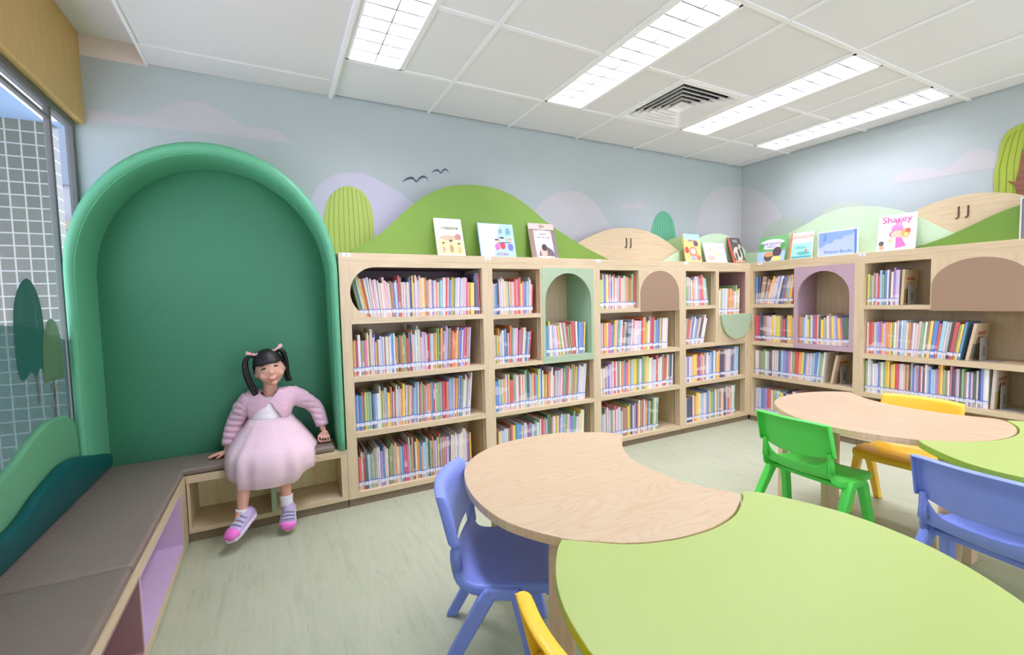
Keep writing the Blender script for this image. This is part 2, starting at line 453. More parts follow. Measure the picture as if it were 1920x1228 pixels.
YF = -4.7
bm = NB(); box(bm, -5.2, -3.5, YF - .1, YF, 0, 2.62); box(bm, -.2, 0.1, YF - .1, YF, 0, 2.62); box(bm, -3.5, -.2, YF - .1, YF, 0, .25); box(bm, -3.5, -.2, YF - .1, YF, 2.38, 2.62)
struct('wall_front', bm, mat('plain_wall', (226, 228, 226), 0.8))
bm = NB()  # added window: lets sky light in to brighten the ceiling
for x in (-3.47, -2.4, -1.3, -.23): box(bm, x - .03, x + .03, YF - .08, YF - .02, .25, 2.38)
box(bm, -3.5, -.2, YF - .08, YF - .02, .25, .30); box(bm, -3.5, -.2, YF - .08, YF - .02, 2.33, 2.38)
struct('added_fill_window', bm, mat('added_window_frame', (232, 232, 230), .5), 'wide window added behind the viewer for fill light')
bm = NB(); box(bm, -5.12, -5.02, -6.2, 0.0, 0, 0.50); box(bm, -5.12, -5.02, -6.2, -3.4, 0.5, 2.62)
box(bm, -5.12, -5.03, -3.4, 0.0, 2.07, 2.62)
struct('wall_left', bm, M['white'], 'low wall under the window')
bm = NB(); box(bm, -5.015, -4.966, -6.2, -0.001, 2.072, 2.504)
struct('trim_1', bm, M['veneer'], 'golden wood veneer panel above the window')

# ceiling: tile grid, hung bars, plasterboard strip and curtain recess
GX = [-(0.2086 + 0.6 * i) for i in range(0, 7)]          # bars running away from the back wall
GY = [-(0.472 + 0.6 * j) for j in range(0, 10)]
xs = sorted([0.0] + GX); ys = sorted([0.0] + GY + [-6.2])
FIX = [(-3.79, -3.52, -0.49, -1.655), (-2.59, -2.32, -0.49, -1.655), (-1.39, -1.12, -0.49, -1.655), (-0.498, -0.228, -0.49, -1.655)]
FIX2 = [(a, b, c - dy, d - dy) for dy in (1.8,) for a, b, c, d in FIX]  # unseen second row of fittings, added to light the room
VENT = (-2.0086, -1.4086, -1.072, -0.472)
def in_fix(x0, x1, y0, y1):
    for a, b, c, d in FIX + FIX2:
        if a > x0 - 0.02 and b < x1 + 0.02 and c <= y1 + 0.03 + 1.3 and d >= y0 - 0.03 - 1.3 and not (c < y0 or d > y1): return (a, b)
    return None
bm = NB()
w = 0.011
for i in range(len(xs) - 1):
    for j in range(len(ys) - 1):
        x0, x1, y0, y1 = xs[i], xs[i + 1], ys[j], ys[j + 1]
        if abs(x0 - VENT[0]) < .01 and abs(y0 - VENT[2]) < .01: continue
        f = in_fix(x0, x1, y0, y1)
        if f:
            if f[0] - x0 < 0.1: x0 = f[1] + 0.012
            else: x1 = f[0] - 0.012
        box(bm, x0 + w, x1 - w, y0 + w, y1 - w, ZC + 0.007, ZC + 0.013, 0)
for x in GX:
    box(bm, x - 0.012, x + 0.012, -6.2, 0.0, ZC, ZC + 0.006, 1)
for y in GY:
    # bars stop at the light fittings
    cuts = []
    for a, b, c, d in FIX + FIX2:
        if d + .05 < y < c - .05: cuts.append((a - .004, b + .004))
    cuts.sort(); x = -3.8086
    for a, b in cuts:
        if a > x: box(bm, x, a, y - 0.012, y + 0.012, ZC - .0005, ZC + 0.006, 1)
        x = b
    box(bm, x, 0.0, y - 0.012, y + 0.012, ZC - .0005, ZC + 0.006, 1)
for a, b, c, d in FIX + FIX2:      # edge bar beside each fitting
    e = b if a > -3.9 and abs(a - min(GX, key=lambda g: abs(g - a))) < .05 else a
    s = (b + 0.002, b + 0.022) if e == b else (a - 0.022, a - 0.002)
    box(bm, s[0], s[1], d, c, ZC, ZC + 0.006, 1)
# void above
box(bm, -3.83, 0.0, -6.2, 0.0, ZC + 0.20, ZC + 0.21, 1)
# plasterboard strip with a shallow step near the back wall
box(bm, -4.70, -3.83, -0.20, 0.0, ZC, ZC + 0.20, 2)
box(bm, -4.70, -3.83, -6.2, -0.20, ZC + 0.008, ZC + 0.20, 2)
box(bm, -4.712, -4.70, -6.2, 0.0, ZC - 0.004, ZC + 0.20, 1)
box(bm, -3.83, -3.812, -6.2, 0.0, ZC - 0.016, ZC + 0.20, 1)
# recess
box(bm, -5.12, -4.70, -6.2, 0.0, 2.505, 2.62, 2)
struct('ceiling', bm, [M['tile'], M['white'], mat('plasterboard_white', (232, 228, 224), 0.8, 0.2)], 'white tiled ceiling with plasterboard strip')

# ceiling lights
tube_m = bpy.data.materials.new('lamp_tube_glow'); tube_m.use_nodes = True
nb = tube_m.node_tree.nodes['Principled BSDF']; nb.inputs['Emission Color'].default_value = (1, 0.985, 0.96, 1); nb.inputs['Emission Strength'].default_value = 14
refl = mat('white_reflector', (244, 244, 242), 0.35)
blade_m = mat('aluminium_louvre_blade', (131, 131, 133), 0.3)
LIGHT_W = 18.0
def ceiling_light(r, label, group='recessed ceiling lights', power=1.0):
    x0, x1, y1, y0 = r                     # y0 < y1
    cx, cy = (x0 + x1) / 2, (y0 + y1) / 2
    hx, hy = (x1 - x0) / 2, (y1 - y0) / 2
    t = thing('ceiling_light', label, 'ceiling light', (cx, cy, ZC), 0, group)
    bm = NB()
    box(bm, -hx, hx, -hy, hy, 0.085, 0.09); box(bm, -hx - .003, -hx, -hy, hy, 0, 0.09); box(bm, hx, hx + .003, -hy, hy, 0, 0.09)
    box(bm, -hx, hx, -hy - .003, -hy, 0, 0.09); box(bm, -hx, hx, hy, hy + .003, 0, 0.09)
    obj('housing', bm, refl, t)
    bm = NB()
    for s in (-1, 1):
        box(bm, s * hx - .006, s * hx + .006, -hy - .006, hy + .006, -0.004, 0.004); box(bm, -hx - .006, hx + .006, s * hy - .006, s * hy + .006, -0.004, 0.004)
    obj('frame', bm, M['white'], t)
    bm = NB()
    box(bm, -0.0025, 0.0025, -hy, hy, 0.002, 0.028)
    n = 12
    for k in range(1, n):
        y = -hy + 2 * hy * k / n
        box(bm, -hx, hx, y - 0.0035, y + 0.0035, 0.004, 0.030)
    obj('louvre', bm, blade_m, t)
    for s in (-1, 1):
        bm = NB(); tube(bm, [(s * hx * .5, -hy + .05, 0.058), (s * hx * .5, hy - .05, 0.058)], 0.008, 10)
        obj('lamp_tube', bm, tube_m, t, smooth=True)
    la = bpy.data.lights.new('lamp_glow', 'AREA'); la.shape = 'RECTANGLE'; la.size = 2 * hx - .02; la.size_y = 2 * hy - .02
    la.energy = LIGHT_W * power; la.spread = R(128); la.color = (0.98, 0.93, 1.28)
    lo = bpy.data.objects.new('lamp_glow', la); C.objects.link(lo); lo.parent = t; lo.location = (0, 0, 0.082)
    return t
for r, k, l in zip(FIX, (1.12, 1.05, 1.05, .7), ['overexposed louvred ceiling light nearest the plasterboard strip',
                      'long louvred ceiling light between the plasterboard strip side and the air vent',
                      'louvred ceiling light directly beside the square air vent',
                      'louvred ceiling light closest to the right-hand mural wall']):
    ceiling_light(r, l, power=k)
for i, r in enumerate(FIX2):
    ceiling_light(r, power=(.35, .8, 1.0, .8)[i], label='added unseen louvred ceiling light behind the viewer, %s of the further rows' % ordinal(i + 1))

# air vent
t = thing('air_vent', 'square white ceiling air vent with dark stepped louvres', 'air vent', (-1.7086, -0.772, ZC))
bm = NB()
for s in (-1, 1):
    box(bm, min(s * .30, s * .262), max(s * .30, s * .262), -.297, .297, -.004, .006)
    box(bm, -.262, .262, min(s * .297, s * .262), max(s * .297, s * .262), -.004, .006)
obj('frame', bm, M['white'], t)
bm = NB()
for k in range(6):
    a = 0.262 - k * 0.040; b = a - 0.037; z0, z1 = 0.0, 0.036
    if k == 5: b = 0.03
    for q in range(4):
        c, s = [(1, 0), (0, 1), (-1, 0), (0, -1)][q]
        rot = lambda x, y: (x * c - y * s, x * s + y * c)
        P = [(*rot(a, -a), z0), (*rot(a, a), z0), (*rot(b, b), z1), (*rot(b, -b), z1)]
        f = bm.faces.new([bm.verts.new(p) for p in P])
box(bm, -.03, .03, -.03, .03, 0.034, 0.037)
obj('louvre', bm, M['white'], t, solid=0.002)
obj('duct', bx(-.28, .28, -.28, .28, 0.12, 0.14), M['dark'], t)
bm = NB()
for s in (-1, 1):
    box(bm, s * .285 - .004, s * .285 + .004, -.28, .28, .006, .13); box(bm, -.28, .28, s * .285 - .004, s * .285 + .004, .006, .13)
obj('duct_collar', bm, M['dark'], t)

# ------------------------------------------------------------------ window and what lies outside
WX = -5.02
bm = NB()
f = lambda y0, y1, z0, z1, d=.05, mi=0: box(bm, WX - d / 2, WX + d / 2, y0, y1, z0, z1, mi)
f(-0.030, 0.0, 0.5, 2.07, .03); f(-3.4, -0.030, 2.043, 2.075, .04); f(-3.4, -0.030, 0.5, 0.54)
f(-0.285, -0.262, 0.54, 2.043, .022); f(-3.4, -0.285, 1.992, 2.006, .02); f(-1.6, -1.56, .54, 1.955, .04); f(-3.4, -3.36, .54, 2.025)
win = struct('window_1', bm, M['alu'], 'grey aluminium window over the bench, half covered with a printed film', bevel=0.003)
bm = NB(); box(bm, WX - .003, WX + .003, -3.38, -0.03, 0.52, 2.04)
obj('glass', bm, M['glass'], win)
bm = NB()
FX = WX + 0.006
lowp = [(-3.3, 0.55), (-0.295, 0.55), (-0.295, 1.03), (-0.42, 1.05), (-0.62, 1.10), (-0.95, 1.12), (-1.6, 1.18), (-3.3, 1.2)]
face2(bm, lowp, toB, FX, 0)
face2(bm, [(-0.25, .55), (-0.05, .55), (-0.05, 0.95), (-0.25, 1.0)], toB, FX, 0)
tr = [(-0.735,0.93),(-0.745,1.05),(-0.735,1.16),(-0.69,1.24),(-0.62,1.283),(-0.56,1.26),(-0.515,1.19),(-0.50,1.08),(-0.515,0.97),(-0.53,0.915),(-0.56,0.935),(-0.60,0.905),(-0.64,0.93),(-0.69,0.905)]
face2(bm, [tuple(p) for p in spline(tr, 4, True)], toB, FX + .002, 1)
tr = [(-0.535,0.87),(-0.535,0.99),(-0.515,1.06),(-0.47,1.115),(-0.42,1.125),(-0.37,1.09),(-0.345,1.01),(-0.335,0.87)]
face2(bm, [tuple(p) for p in spline(tr, 4)], toB, FX + .003, 2)
for pts, wd in (([(-0.60, .91), (-0.60, .80)], .008), ([(-0.455, .88), (-0.46, .70), (-0.46, .55)], .007), ([(-0.46, .74), (-0.50, .78)], .004), ([(-0.458, .80), (-0.425, .85)], .004), ([(-0.458, .81), (-0.485, .86)], .004)):
    for a, b in zip(pts[:-1], pts[1:]):
        d = (Vector(b) - Vector(a)).normalized(); n = Vector((-d.y, d.x)) * wd
        face2(bm, [tuple(Vector(a) - n), tuple(Vector(a) + n), tuple(Vector(b) + n * .8), tuple(Vector(b) - n * .8)], toB, FX + .004, 3)
obj('printed_film', bm, [M['film'], M['film_tree'], M['film_tree2'], M['film_trunk']], win)

bm = NB(); box(bm, -7.2, -5.30, 0.7, 0.8, -0.5, 2.27)
fac = tag(obj('facade', bm, M['facade']), 'grey tiled outside wall seen through the window', 'building')
tag(fac, kind='structure')
bm = NB(); box(bm, -7.2, -5.04, -4.0, 0.8, 2.27, 2.35)
so = struct('facade_roof', bm, mat('pale_blue_soffit', (114, 142, 163), 0.7), 'pale blue soffit outside the window')
bm = NB(); box(bm, -9.0, -5.0, 2.6, 2.7, -0.5, 3.6); box(bm, -9, -4.9, 2.55, 2.6, 1.9, 1.97, 1); box(bm, -9, -4.9, 2.57, 2.6, 2.3, 3.0, 2)
struct('exterior', bm, [mat('pale_lilac_render', (143, 145, 148), 0.8), M['brown'], mat('slate_blue_band', (109, 121, 132), .8)], 'pale building across the yard')
wd = bpy.data.worlds.new('sky'); sc.world = wd; wd.use_nodes = True
wd.node_tree.nodes['Background'].inputs[0].default_value = (0.93, 0.95, 1.22, 1)
wd.node_tree.nodes['Background'].inputs[1].default_value = 4.0

# ------------------------------------------------------------------ bookcases
D = 0.3234            # depth; front faces lie at -D
ZT, ZO, ZB = 1.444, 1.366, 0.045
def case(label, x0, x1, lo, hi, wall, build, group='built-in children\'s bookcases'):
    """x runs along the wall, y = 0 at the wall, -D at the front"""
    t = thing('bookcase', label, 'bookcase', (0, 0, 0), 0 if wall == 'A' else R(-90), group)
    oak = M['oak']
    obj('side_panel', bx(x0, lo, -D, 0, ZB, 1.400), oak, t)
    obj('side_panel', bx(hi, x1, -D, 0, ZB, 1.400), oak, t)
    obj('back_panel', bx(lo, hi, -0.018, -0.002, ZB, 1.40), oak, t)
    obj('top_rail', bx(lo, hi, -D, -0.02, ZO, 1.400), M['oak_h'], t)
    obj('bottom_board', bx(lo, hi, -D, -0.018, ZB, 0.075), M['oak_h'], t)
    obj('kickboard', bx(x0 + .0015, x1 - .0015, -D + 0.008, -D + 0.024, 0.0, ZB), M['kick'], t)
    build(t)
    return t
def shelf(t, x0, x1, z, th=0.031, y0=-D, m='oak_h'):
    return obj('shelf', bx(x0, x1, y0 + .001, -0.018, z - th, z), M[m], t)
def track(t, x, z0, z1):
    bm = NB()
    box(bm, x - 0.004, x + 0.0005, -D + .045, -D + .062, z0, z1)
    n = int((z1 - z0) / .02)
    for k in range(n):
        z = z0 + (k + .5) * (z1 - z0) / n
        box(bm, x - 0.0045, x - 0.0038, -D + .049, -D + .058, z - .006, z + .006, 1)
    obj('shelf_track', bm, [M['oak'], M['track']], t)
def arch_plate(bm, x0, x1, z0, z1, cx, hw, zs, rz, zi, y0, y1, mi=0):
    """plate x0..x1, z0..z1 with an arched hole: half-width hw, spring line zs, rise rz, sill zi"""
    n = 20
    out = [(x0, z0), (x0, z1), (x1, z1), (x1, z0)]
    arc = [(cx - hw * math.cos(PI * k / n), zs + rz * math.sin(PI * k / n)) for k in range(n + 1)]
    # left jamb, right jamb, sill, and the head split into strips
    box(bm, x0, cx - hw, y0, y1, z0, zs, mi); box(bm, cx + hw, x1, y0, y1, z0, zs, mi); box(bm, cx - hw, cx + hw, y0, y1, z0, zi, mi)
    prism(bm, [(x0, zs), (x0, z1), (cx, z1)] + arc[:n // 2 + 1][::-1], toA, y0, y1, mi)
    prism(bm, [(cx, z1), (x1, z1), (x1, zs)] + arc[n // 2:][::-1], toA, y0, y1, mi)
def arch_pts(cx, hw, zb, zs, rz, n=24):
    return [(cx + hw, zb)] + [(cx + hw * math.cos(PI * k / n), zs + rz * math.sin(PI * k / n)) for k in range(n + 1)] + [(cx - hw, zb)]

S1, S2, S3 = 1.075, 0.745, 0.425
def b1(t):
    lo, hi = -3.803, -2.994
    for z in (S1, S2, S3): shelf(t, lo, hi, z)
    cx, cz, rx, rz = -3.657, (S1 + ZO) / 2, 0.146, (ZO - S1) / 2
    n = 14
    bm = NB()
    up = [(cx - rx * math.sin(PI / 2 * k / n), cz + rz * math.cos(PI / 2 * k / n)) for k in range(n + 1)]
    prism(bm, up + [(lo, ZO)], toA, -D, -D + .018)
    dn = [(cx - rx * math.sin(PI / 2 * k / n), cz - rz * math.cos(PI / 2 * k / n)) for k in range(n + 1)]
    prism(bm, dn + [(lo, S1)], toA, -D, -D + .018)
    obj('pill_front', bm, M['oak'], t)
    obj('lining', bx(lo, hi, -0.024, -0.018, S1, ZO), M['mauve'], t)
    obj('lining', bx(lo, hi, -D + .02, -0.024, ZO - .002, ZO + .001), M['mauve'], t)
    track(t, hi, .09, S1 - .04)
case('oak bookcase with a pill-shaped top opening, beside the padded green nook', -3.858, -2.958, -3.803, -2.994, 'A', b1)
def b2(t):
    lo, hi = -2.922, -2.112
    obj('divider', bx(-2.562, -2.548, -D, -.018, 0.74, ZO), M['oak'], t)
    shelf(t, lo, -2.562, 1.065, .028); shelf(t, lo, hi, 0.738, .028); shelf(t, lo, hi, 0.415, .026)
    cub = NB(); arch_plate(cub, -2.548, -2.108, 0.712, 1.374, -2.328, 0.197, 1.135, 0.205, 0.757, -D - .003, -D + .016)
    c = obj('arch_cubby', cub, M['mint'], t, label='mint green arched cubby front')
    obj('cubby_side', bx(-2.132, -2.126, -D + .016, -.018, .757, 1.36), M['mint_deep'], c)
    obj('cubby_side', bx(-2.548, -2.542, -D + .016, -.018, .757, 1.36), M['mint_deep'], c)
    obj('cubby_floor', bx(-2.548, -2.126, -D + .016, -.018, .739, .757), M['mint'], c)
    track(t, -2.562, 1.08, 1.34); track(t, -2.562, .76, 1.03); track(t, hi, .09, .70)
case('oak bookcase with a mint green arched cubby', -2.958, -2.074, -2.922, -2.112, 'A', b2)
def b3(t):
    lo, hi = -2.046, -1.222
    shelf(t, lo, hi, S1, .03); shelf(t, lo, hi, .738, .032); shelf(t, lo, hi, .421, .032)
    obj('divider', bx(-1.667, -1.653, -D + .02, -.018, S1, ZO), M['oak'], t)
    p = obj('closed_front', bx(-1.667, hi, -D, -D + .018, 1.044, ZO), M['oak'], t)
    bm = NB(); prism(bm, arch_pts(-1.441, .209, 1.044, 1.18, .185), toA, -D - .004, -D)
    obj('arch_panel', bm, M['brown'], p, label='taupe brown arch')
    track(t, hi, .09, 1.04)
case('oak bookcase with a closed taupe arch panel, on the back wall', -2.074, -1.184, -2.046, -1.222, 'A', b3)
def b4(t):
    lo, hi = -1.15, -0.384
    obj('divider', bx(-.784, -.743, -D, -.018, .72, ZO), M['oak'], t)
    shelf(t, lo, -.784, S1, .028); shelf(t, lo, hi, .748, .031); shelf(t, lo, hi, .425, .031)
    fr = obj('closed_front', bx(-.743, hi, -D, -D + .018, .748, .99), M['oak'], t)
    bm = NB(); n = 24
    prism(bm, [(-.527 + .204 * math.cos(PI + PI * k / n), .988 + .222 * math.sin(PI + PI * k / n)) for k in range(n + 1)], toA, -D - .022, -D)
    obj('half_round_panel', bm, M['mint'], fr, bevel=.003, label='mint green half-round panel')
    obj('shelf', bx(-.743, hi, -D + .018, -.018, .96, .985), M['oak_h'], t)
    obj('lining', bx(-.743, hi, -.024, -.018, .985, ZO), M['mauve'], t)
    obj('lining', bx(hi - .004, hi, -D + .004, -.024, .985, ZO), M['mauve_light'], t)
    track(t, hi, .09, .70); track(t, -.784, 1.09, 1.35)
case('oak bookcase with a mint half-round panel, in the room corner', -1.184, -.3234, -1.15, -.384, 'A', b4)
def c1(t):
    lo, hi = .352, 1.168
    shelf(t, lo, .724, 1.071, .031); shelf(t, lo, .724, .737, .036); shelf(t, lo, hi, .432, .031)
    obj('divider', bx(.716, .73, -D + .01, -.018, .70, ZO), M['oak'], t)
    cub = NB(); arch_plate(cub, .722, 1.168, .703, 1.374, .945, .193, 1.135, .197, .742, -D - .003, -D + .016)
    c = obj('arch_cubby', cub, M['lilac'], t, label='lilac arched cubby front')
    obj('cubby_side', bx(.73, .736, -D + .016, -.018, .742, 1.36), M['lilac'], c)
    obj('cubby_side', bx(1.15, 1.156, -D + .016, -.018, .742, 1.36), M['lilac'], c)
    obj('cubby_floor', bx(.73, 1.156, -D + .016, -.018, .706, .742), M['lilac'], c)
    obj('cubby_top', bx(.73, 1.156, -D + .016, -.018, 1.35, 1.36), M['lilac'], c)
case('oak bookcase with a lilac arched cubby, right of the room corner', .3234, 1.198, .352, 1.168, 'B', c1)
def c2(t):
    lo, hi = 1.233, 2.075
    shelf(t, lo, hi, 1.06, .03); shelf(t, lo, hi, .703, .037); shelf(t, lo, hi, .412, .033)
    p = obj('closed_front', bx(1.615, hi, -D, -D + .018, 1.022, ZO), M['oak'], t)
    obj('divider', bx(1.615, 1.629, -D + .018, -.018, 1.06, ZO), M['oak'], t)
    bm = NB(); prism(bm, arch_pts(1.851, .229, 1.022, 1.185, .17), toA, -D - .004, -D)
    obj('arch_panel', bm, M['brown'], p, label='taupe brown arch')
case('oak bookcase with a wide taupe arch panel, furthest along the right wall', 1.198, 2.11, 1.233, 2.075, 'B', c2)

def tagsticker(bm, x):
    box(bm, x - .022, x + .022, -D - .0012, -D - .0002, 1.422, 1.4405, 0)
    box(bm, x - .007, x + .007, -D - .0016, -D - .0011, 1.4295, 1.4325, 1)
def counter(label, x0, x1, wall, m, st, inner=None):
    t = thing('countertop', label, 'countertop', (0, 0, 0), 0 if wall == 'A' else R(-90), 'oak countertops over the bookcases')
    obj('board', bx(x0, x1, -D, -.002, 1.400, ZT), m, t, bevel=.0015)
    for x in st:
        bm = NB(); tagsticker(bm, x)
        obj('shelf_tag', bm, [M['sticker'], M['label_blue']], t)
    return t
counter('continuous oak countertop along the back wall bookcases', -3.858, -.0035, 'A', M['oak_h'], (-3.815, -2.95, -2.06, -1.15))
counter('continuous oak countertop along the right wall bookcases', .3236, 2.11, 'B', M['oak_h'], (.42, 1.215))

# ------------------------------------------------------------------ hill boards standing on the countertops
def board(name, label, outline, wall, y0, th, m, group='hill-shaped display boards', base=ZT, close=None):
    t = thing(name, label, 'hill board', (0, 0, 0), 0, group)
    bm = NB()
    pts = [tuple(p) for p in spline(outline, 5)]
    pts = pts + (close or [(outline[-1][0], base), (outline[0][0], base)])
    prism(bm, pts, toA if wall == 'A' else toB, y0, y0 + th)
    obj('panel', bm, m, t)
    return t
HA = [(-3.83,1.452),(-3.767,1.472),(-3.698,1.509),(-3.634,1.552),(-3.569,1.6),(-3.502,1.662),(-3.434,1.728),(-3.364,1.787),(-3.294,1.836),(-3.222,1.874),(-3.149,1.901),(-3.075,1.918),(-3.0,1.927),(-2.923,1.930),(-2.844,1.926),(-2.764,1.912),(-2.682,1.886),(-2.598,1.845),(-2.512,1.792),(-2.424,1.732),(-2.334,1.679),(-2.241,1.632),(-2.135,1.58),(-1.996,1.522),(-1.856,1.47),(-1.80,1.452)]
board('hill_board', 'big grass green hill board behind three display books', HA, 'A', -.17, .016, M['hill_green'])
WA = [(-2.40,1.452),(-2.25,1.51),(-2.107,1.582),(-2.036,1.617),(-1.933,1.659),(-1.827,1.693),(-1.719,1.713),(-1.608,1.720),(-1.493,1.716),(-1.376,1.698),(-1.255,1.659),(-1.162,1.618),(-1.066,1.566),(-0.985,1.528),(-.88,1.48),(-.80,1.452)]
t = board('hill_board', 'oak hill board with the letters JJ, on the back wall counter', WA, 'A', -.150, .016, M['oak_h'])
text('lettering', 'J J', .088, M['letters'], t, (-1.610, -.1515, 1.578), (R(90), 0, 0), .003)
MA = [(-1.29,1.452),(-1.231,1.47),(-1.131,1.518),(-1.008,1.572),(-0.882,1.641),(-0.76,1.688),(-0.676,1.711),(-0.57,1.722),(-0.46,1.716),(-0.348,1.686),(-0.248,1.636),(-0.172,1.575)]
board('hill_board', 'pale mint hill board in the corner of the back wall counter', MA, 'A', -.1715, .016, M['hill_mint'])
MB = [(-.174,1.556),(-.23,1.553),(-.289,1.552),(-.352,1.568),(-.417,1.606),(-.49,1.647),(-.585,1.686),(-.675,1.72),(-.762,1.757),(-.845,1.790),(-.945,1.815),(-1.04,1.822),(-1.149,1.81),(-1.253,1.784),(-1.352,1.746),(-1.446,1.695),(-1.536,1.634),(-1.608,1.577),(-1.683,1.528),(-1.78,1.47)]
board('hill_board', 'long pale mint hill board on the right wall counter', MB, 'B', -.1715, .016, M['hill_mint'])
WB = [(-1.10,1.46),(-1.25,1.58),(-1.36,1.668),(-1.453,1.717),(-1.529,1.746),(-1.599,1.764),(-1.693,1.776),(-1.77,1.774),(-1.844,1.763),(-1.915,1.744),(-1.983,1.715),(-2.08,1.66)]
t = board('hill_board', 'oak hill board with the letters JJ, on the right wall counter', WB, 'B', -.150, .016, M['oak_hy'])
text('lettering', 'J J', .088, M['letters'], t, (-.1515, -1.711, 1.645), (R(90), 0, R(-90)), .003)
GB = [(-1.43,1.446),(-1.471,1.457),(-1.558,1.483),(-1.641,1.512),(-1.707,1.541),(-1.783,1.577),(-1.843,1.607),(-1.902,1.632),(-1.947,1.647),(-1.982,1.657)]
board('hill_board', 'leaf green half hill board at the far end of the right wall counter', GB, 'B', -.190, .016, M['hill_green2'])
t = thing('end_post', 'slim grey post at the far end of the right wall counter', 'post', (0, 0, 0))
obj('post', bx(-.21, -.16, -2.08, -1.99, ZT, 1.69), mat('grey_post', (120, 118, 116), .5), t, bevel=.002)
obj('edge_strip', bx(-.215, -.16, -1.99, -1.984, ZT, 1.70), mat('pale_edge_strip', (216, 218, 214), .4), t)

# ------------------------------------------------------------------ tree and bird cut-outs on the mural
def tree(label, outline, wall, m, line_m, top, spread, base, n=8, off=0.0):
    t = thing('tree_decal', label, 'wall decal', (0, 0, 0), 0, 'tree decals on the mural')
    to3 = toA if wall == 'A' else toB
    pts = [tuple(p) for p in spline(outline, 5)]
    bm = NB(); prism(bm, pts, to3, -.006 - off, -.003 - off)
    obj('crown', bm, m, t)
    bm = NB()
    zt = max(p[1] for p in pts)
    for k in range(n):
        u = (k + .5) / n * 2 - 1
        P = []
        dome = min(.30, .42 * (zt - base))
        z_s = zt - .006 - (1 - math.sqrt(max(0, 1 - (.80 * u) ** 2))) * dome
        for i in range(15):
            s = i / 14
            x = top + spread * u * (.80 + .20 * min(1, s * 2) ** .6)
            z = z_s - s * (z_s - base - .012)
            P.append(Vector((x, z)))
        for a, b in zip(P[:-1], P[1:]):
            d = (b - a).normalized(); q = Vector((-d.y, d.x)) * .0022
            face2(bm, [tuple(a - q), tuple(a + q), tuple(b + q), tuple(b - q)], to3, -.0068 - off)
    obj('leaf_lines', bm, line_m, t)
    return t
lime = mat('lime_print', (184, 204, 106), .7, .2); lime_l = mat('olive_line', (150, 172, 78), .7, .2)
tree('tall lime striped tree decal between the nook and the big green hill', [(-3.905,1.45),(-3.893,1.647),(-3.880,1.737),(-3.860,1.796),(-3.826,1.844),(-3.781,1.877),(-3.743,1.887),(-3.706,1.884),(-3.655,1.859),(-3.619,1.802),(-3.600,1.73),(-3.597,1.596),(-3.602,1.45)], 'A', lime, lime_l, -3.745, .135, 1.45, 9)
tealm = mat('teal_print', (112, 186, 148), .7, .2); teal_l = mat('deep_teal_line', (78, 152, 118), .7, .2)
tree('teal striped tree decal behind the oak hill board', [(-1.222,1.60),(-1.217,1.713),(-1.204,1.779),(-1.172,1.851),(-1.133,1.895),(-1.088,1.917),(-1.042,1.915),(-0.99,1.888),(-0.95,1.836),(-0.93,1.765),(-0.92,1.694),(-.92,1.50)], 'A', tealm, teal_l, -1.07, .125, 1.5, 8)
sg = mat('sage_lime_print', (186, 210, 148), .7, .2); sg_l = mat('sage_line', (160, 188, 120), .7, .2)
tree('low sage green bush decal between the oak hill and the display books', [(-1.12,1.5),(-1.08,1.62),(-1.017,1.661),(-0.964,1.682),(-0.897,1.692),(-0.828,1.68),(-0.77,1.64),(-.74,1.5)], 'A', sg, sg_l, -.91, .14, 1.5, 8, off=.006)
bt = tree('large olive green tree decal at the end of the right wall', [(-1.815,1.72),(-1.812,1.785),(-1.806,1.871),(-1.812,1.938),(-1.822,1.986),(-1.825,2.036),(-1.833,2.091),(-1.852,2.139),(-1.880,2.164),(-1.93,2.182),(-2.05,2.20),(-2.2,2.17),(-2.3,2.05),(-2.32,1.72)], 'B', mat('olive_print', (166, 184, 72), .7, .2), mat('dark_olive_line', (132, 150, 56), .7, .2), -2.06, .245, 1.72, 15)
bm = NB()
prism(bm, [(-1.915,1.72),(-1.905,1.80),(-1.87,1.845),(-1.905,1.825),(-1.918,1.90),(-1.93,2.03),(-1.945,1.93),(-1.955,1.88),(-1.975,1.99),(-2.02,1.93),(-2.03,1.72)], toB, -.0095, -.0072)
obj('trunk', bm, wood('brown_trunk_print', (140, 92, 62), (120, 74, 48), axis='Y'), bt)

def bird(label, P, th):
    t = thing('bird_decal', label, 'wall decal', (0, 0, 0), 0, 'bird decals on the mural')
    pts = spline(P, 6)
    n = len(pts); mid = min(range(n), key=lambda i: abs(pts[i].x - P[len(P) // 2][0]))
    topl, bot = [], []
    for i, p in enumerate(pts):
        s = i / mid if i <= mid else (n - 1 - i) / (n - 1 - mid)
        wdt = th * (math.sin(PI * min(1, s) * .8) + .06)
        bot.append((p.x, p.y - wdt)); topl.append((p.x, p.y))
    bm = NB(); prism(bm, topl + bot[::-1], toA, -.005, -.003)
    obj('wings', bm, mat('slate_blue_bird', (62, 84, 104), .6), t)
bird('larger slate blue bird decal above the big green hill', [(-3.401,1.944),(-3.38,1.968),(-3.352,1.983),(-3.327,1.982),(-3.308,1.962),(-3.287,1.988),(-3.261,2.001),(-3.239,1.994),(-3.222,1.966)], .012)
bird('smaller slate blue bird decal higher above the big green hill', [(-3.201,2.027),(-3.182,2.046),(-3.155,2.053),(-3.137,2.034),(-3.121,2.056),(-3.098,2.065),(-3.076,2.040)], .009)

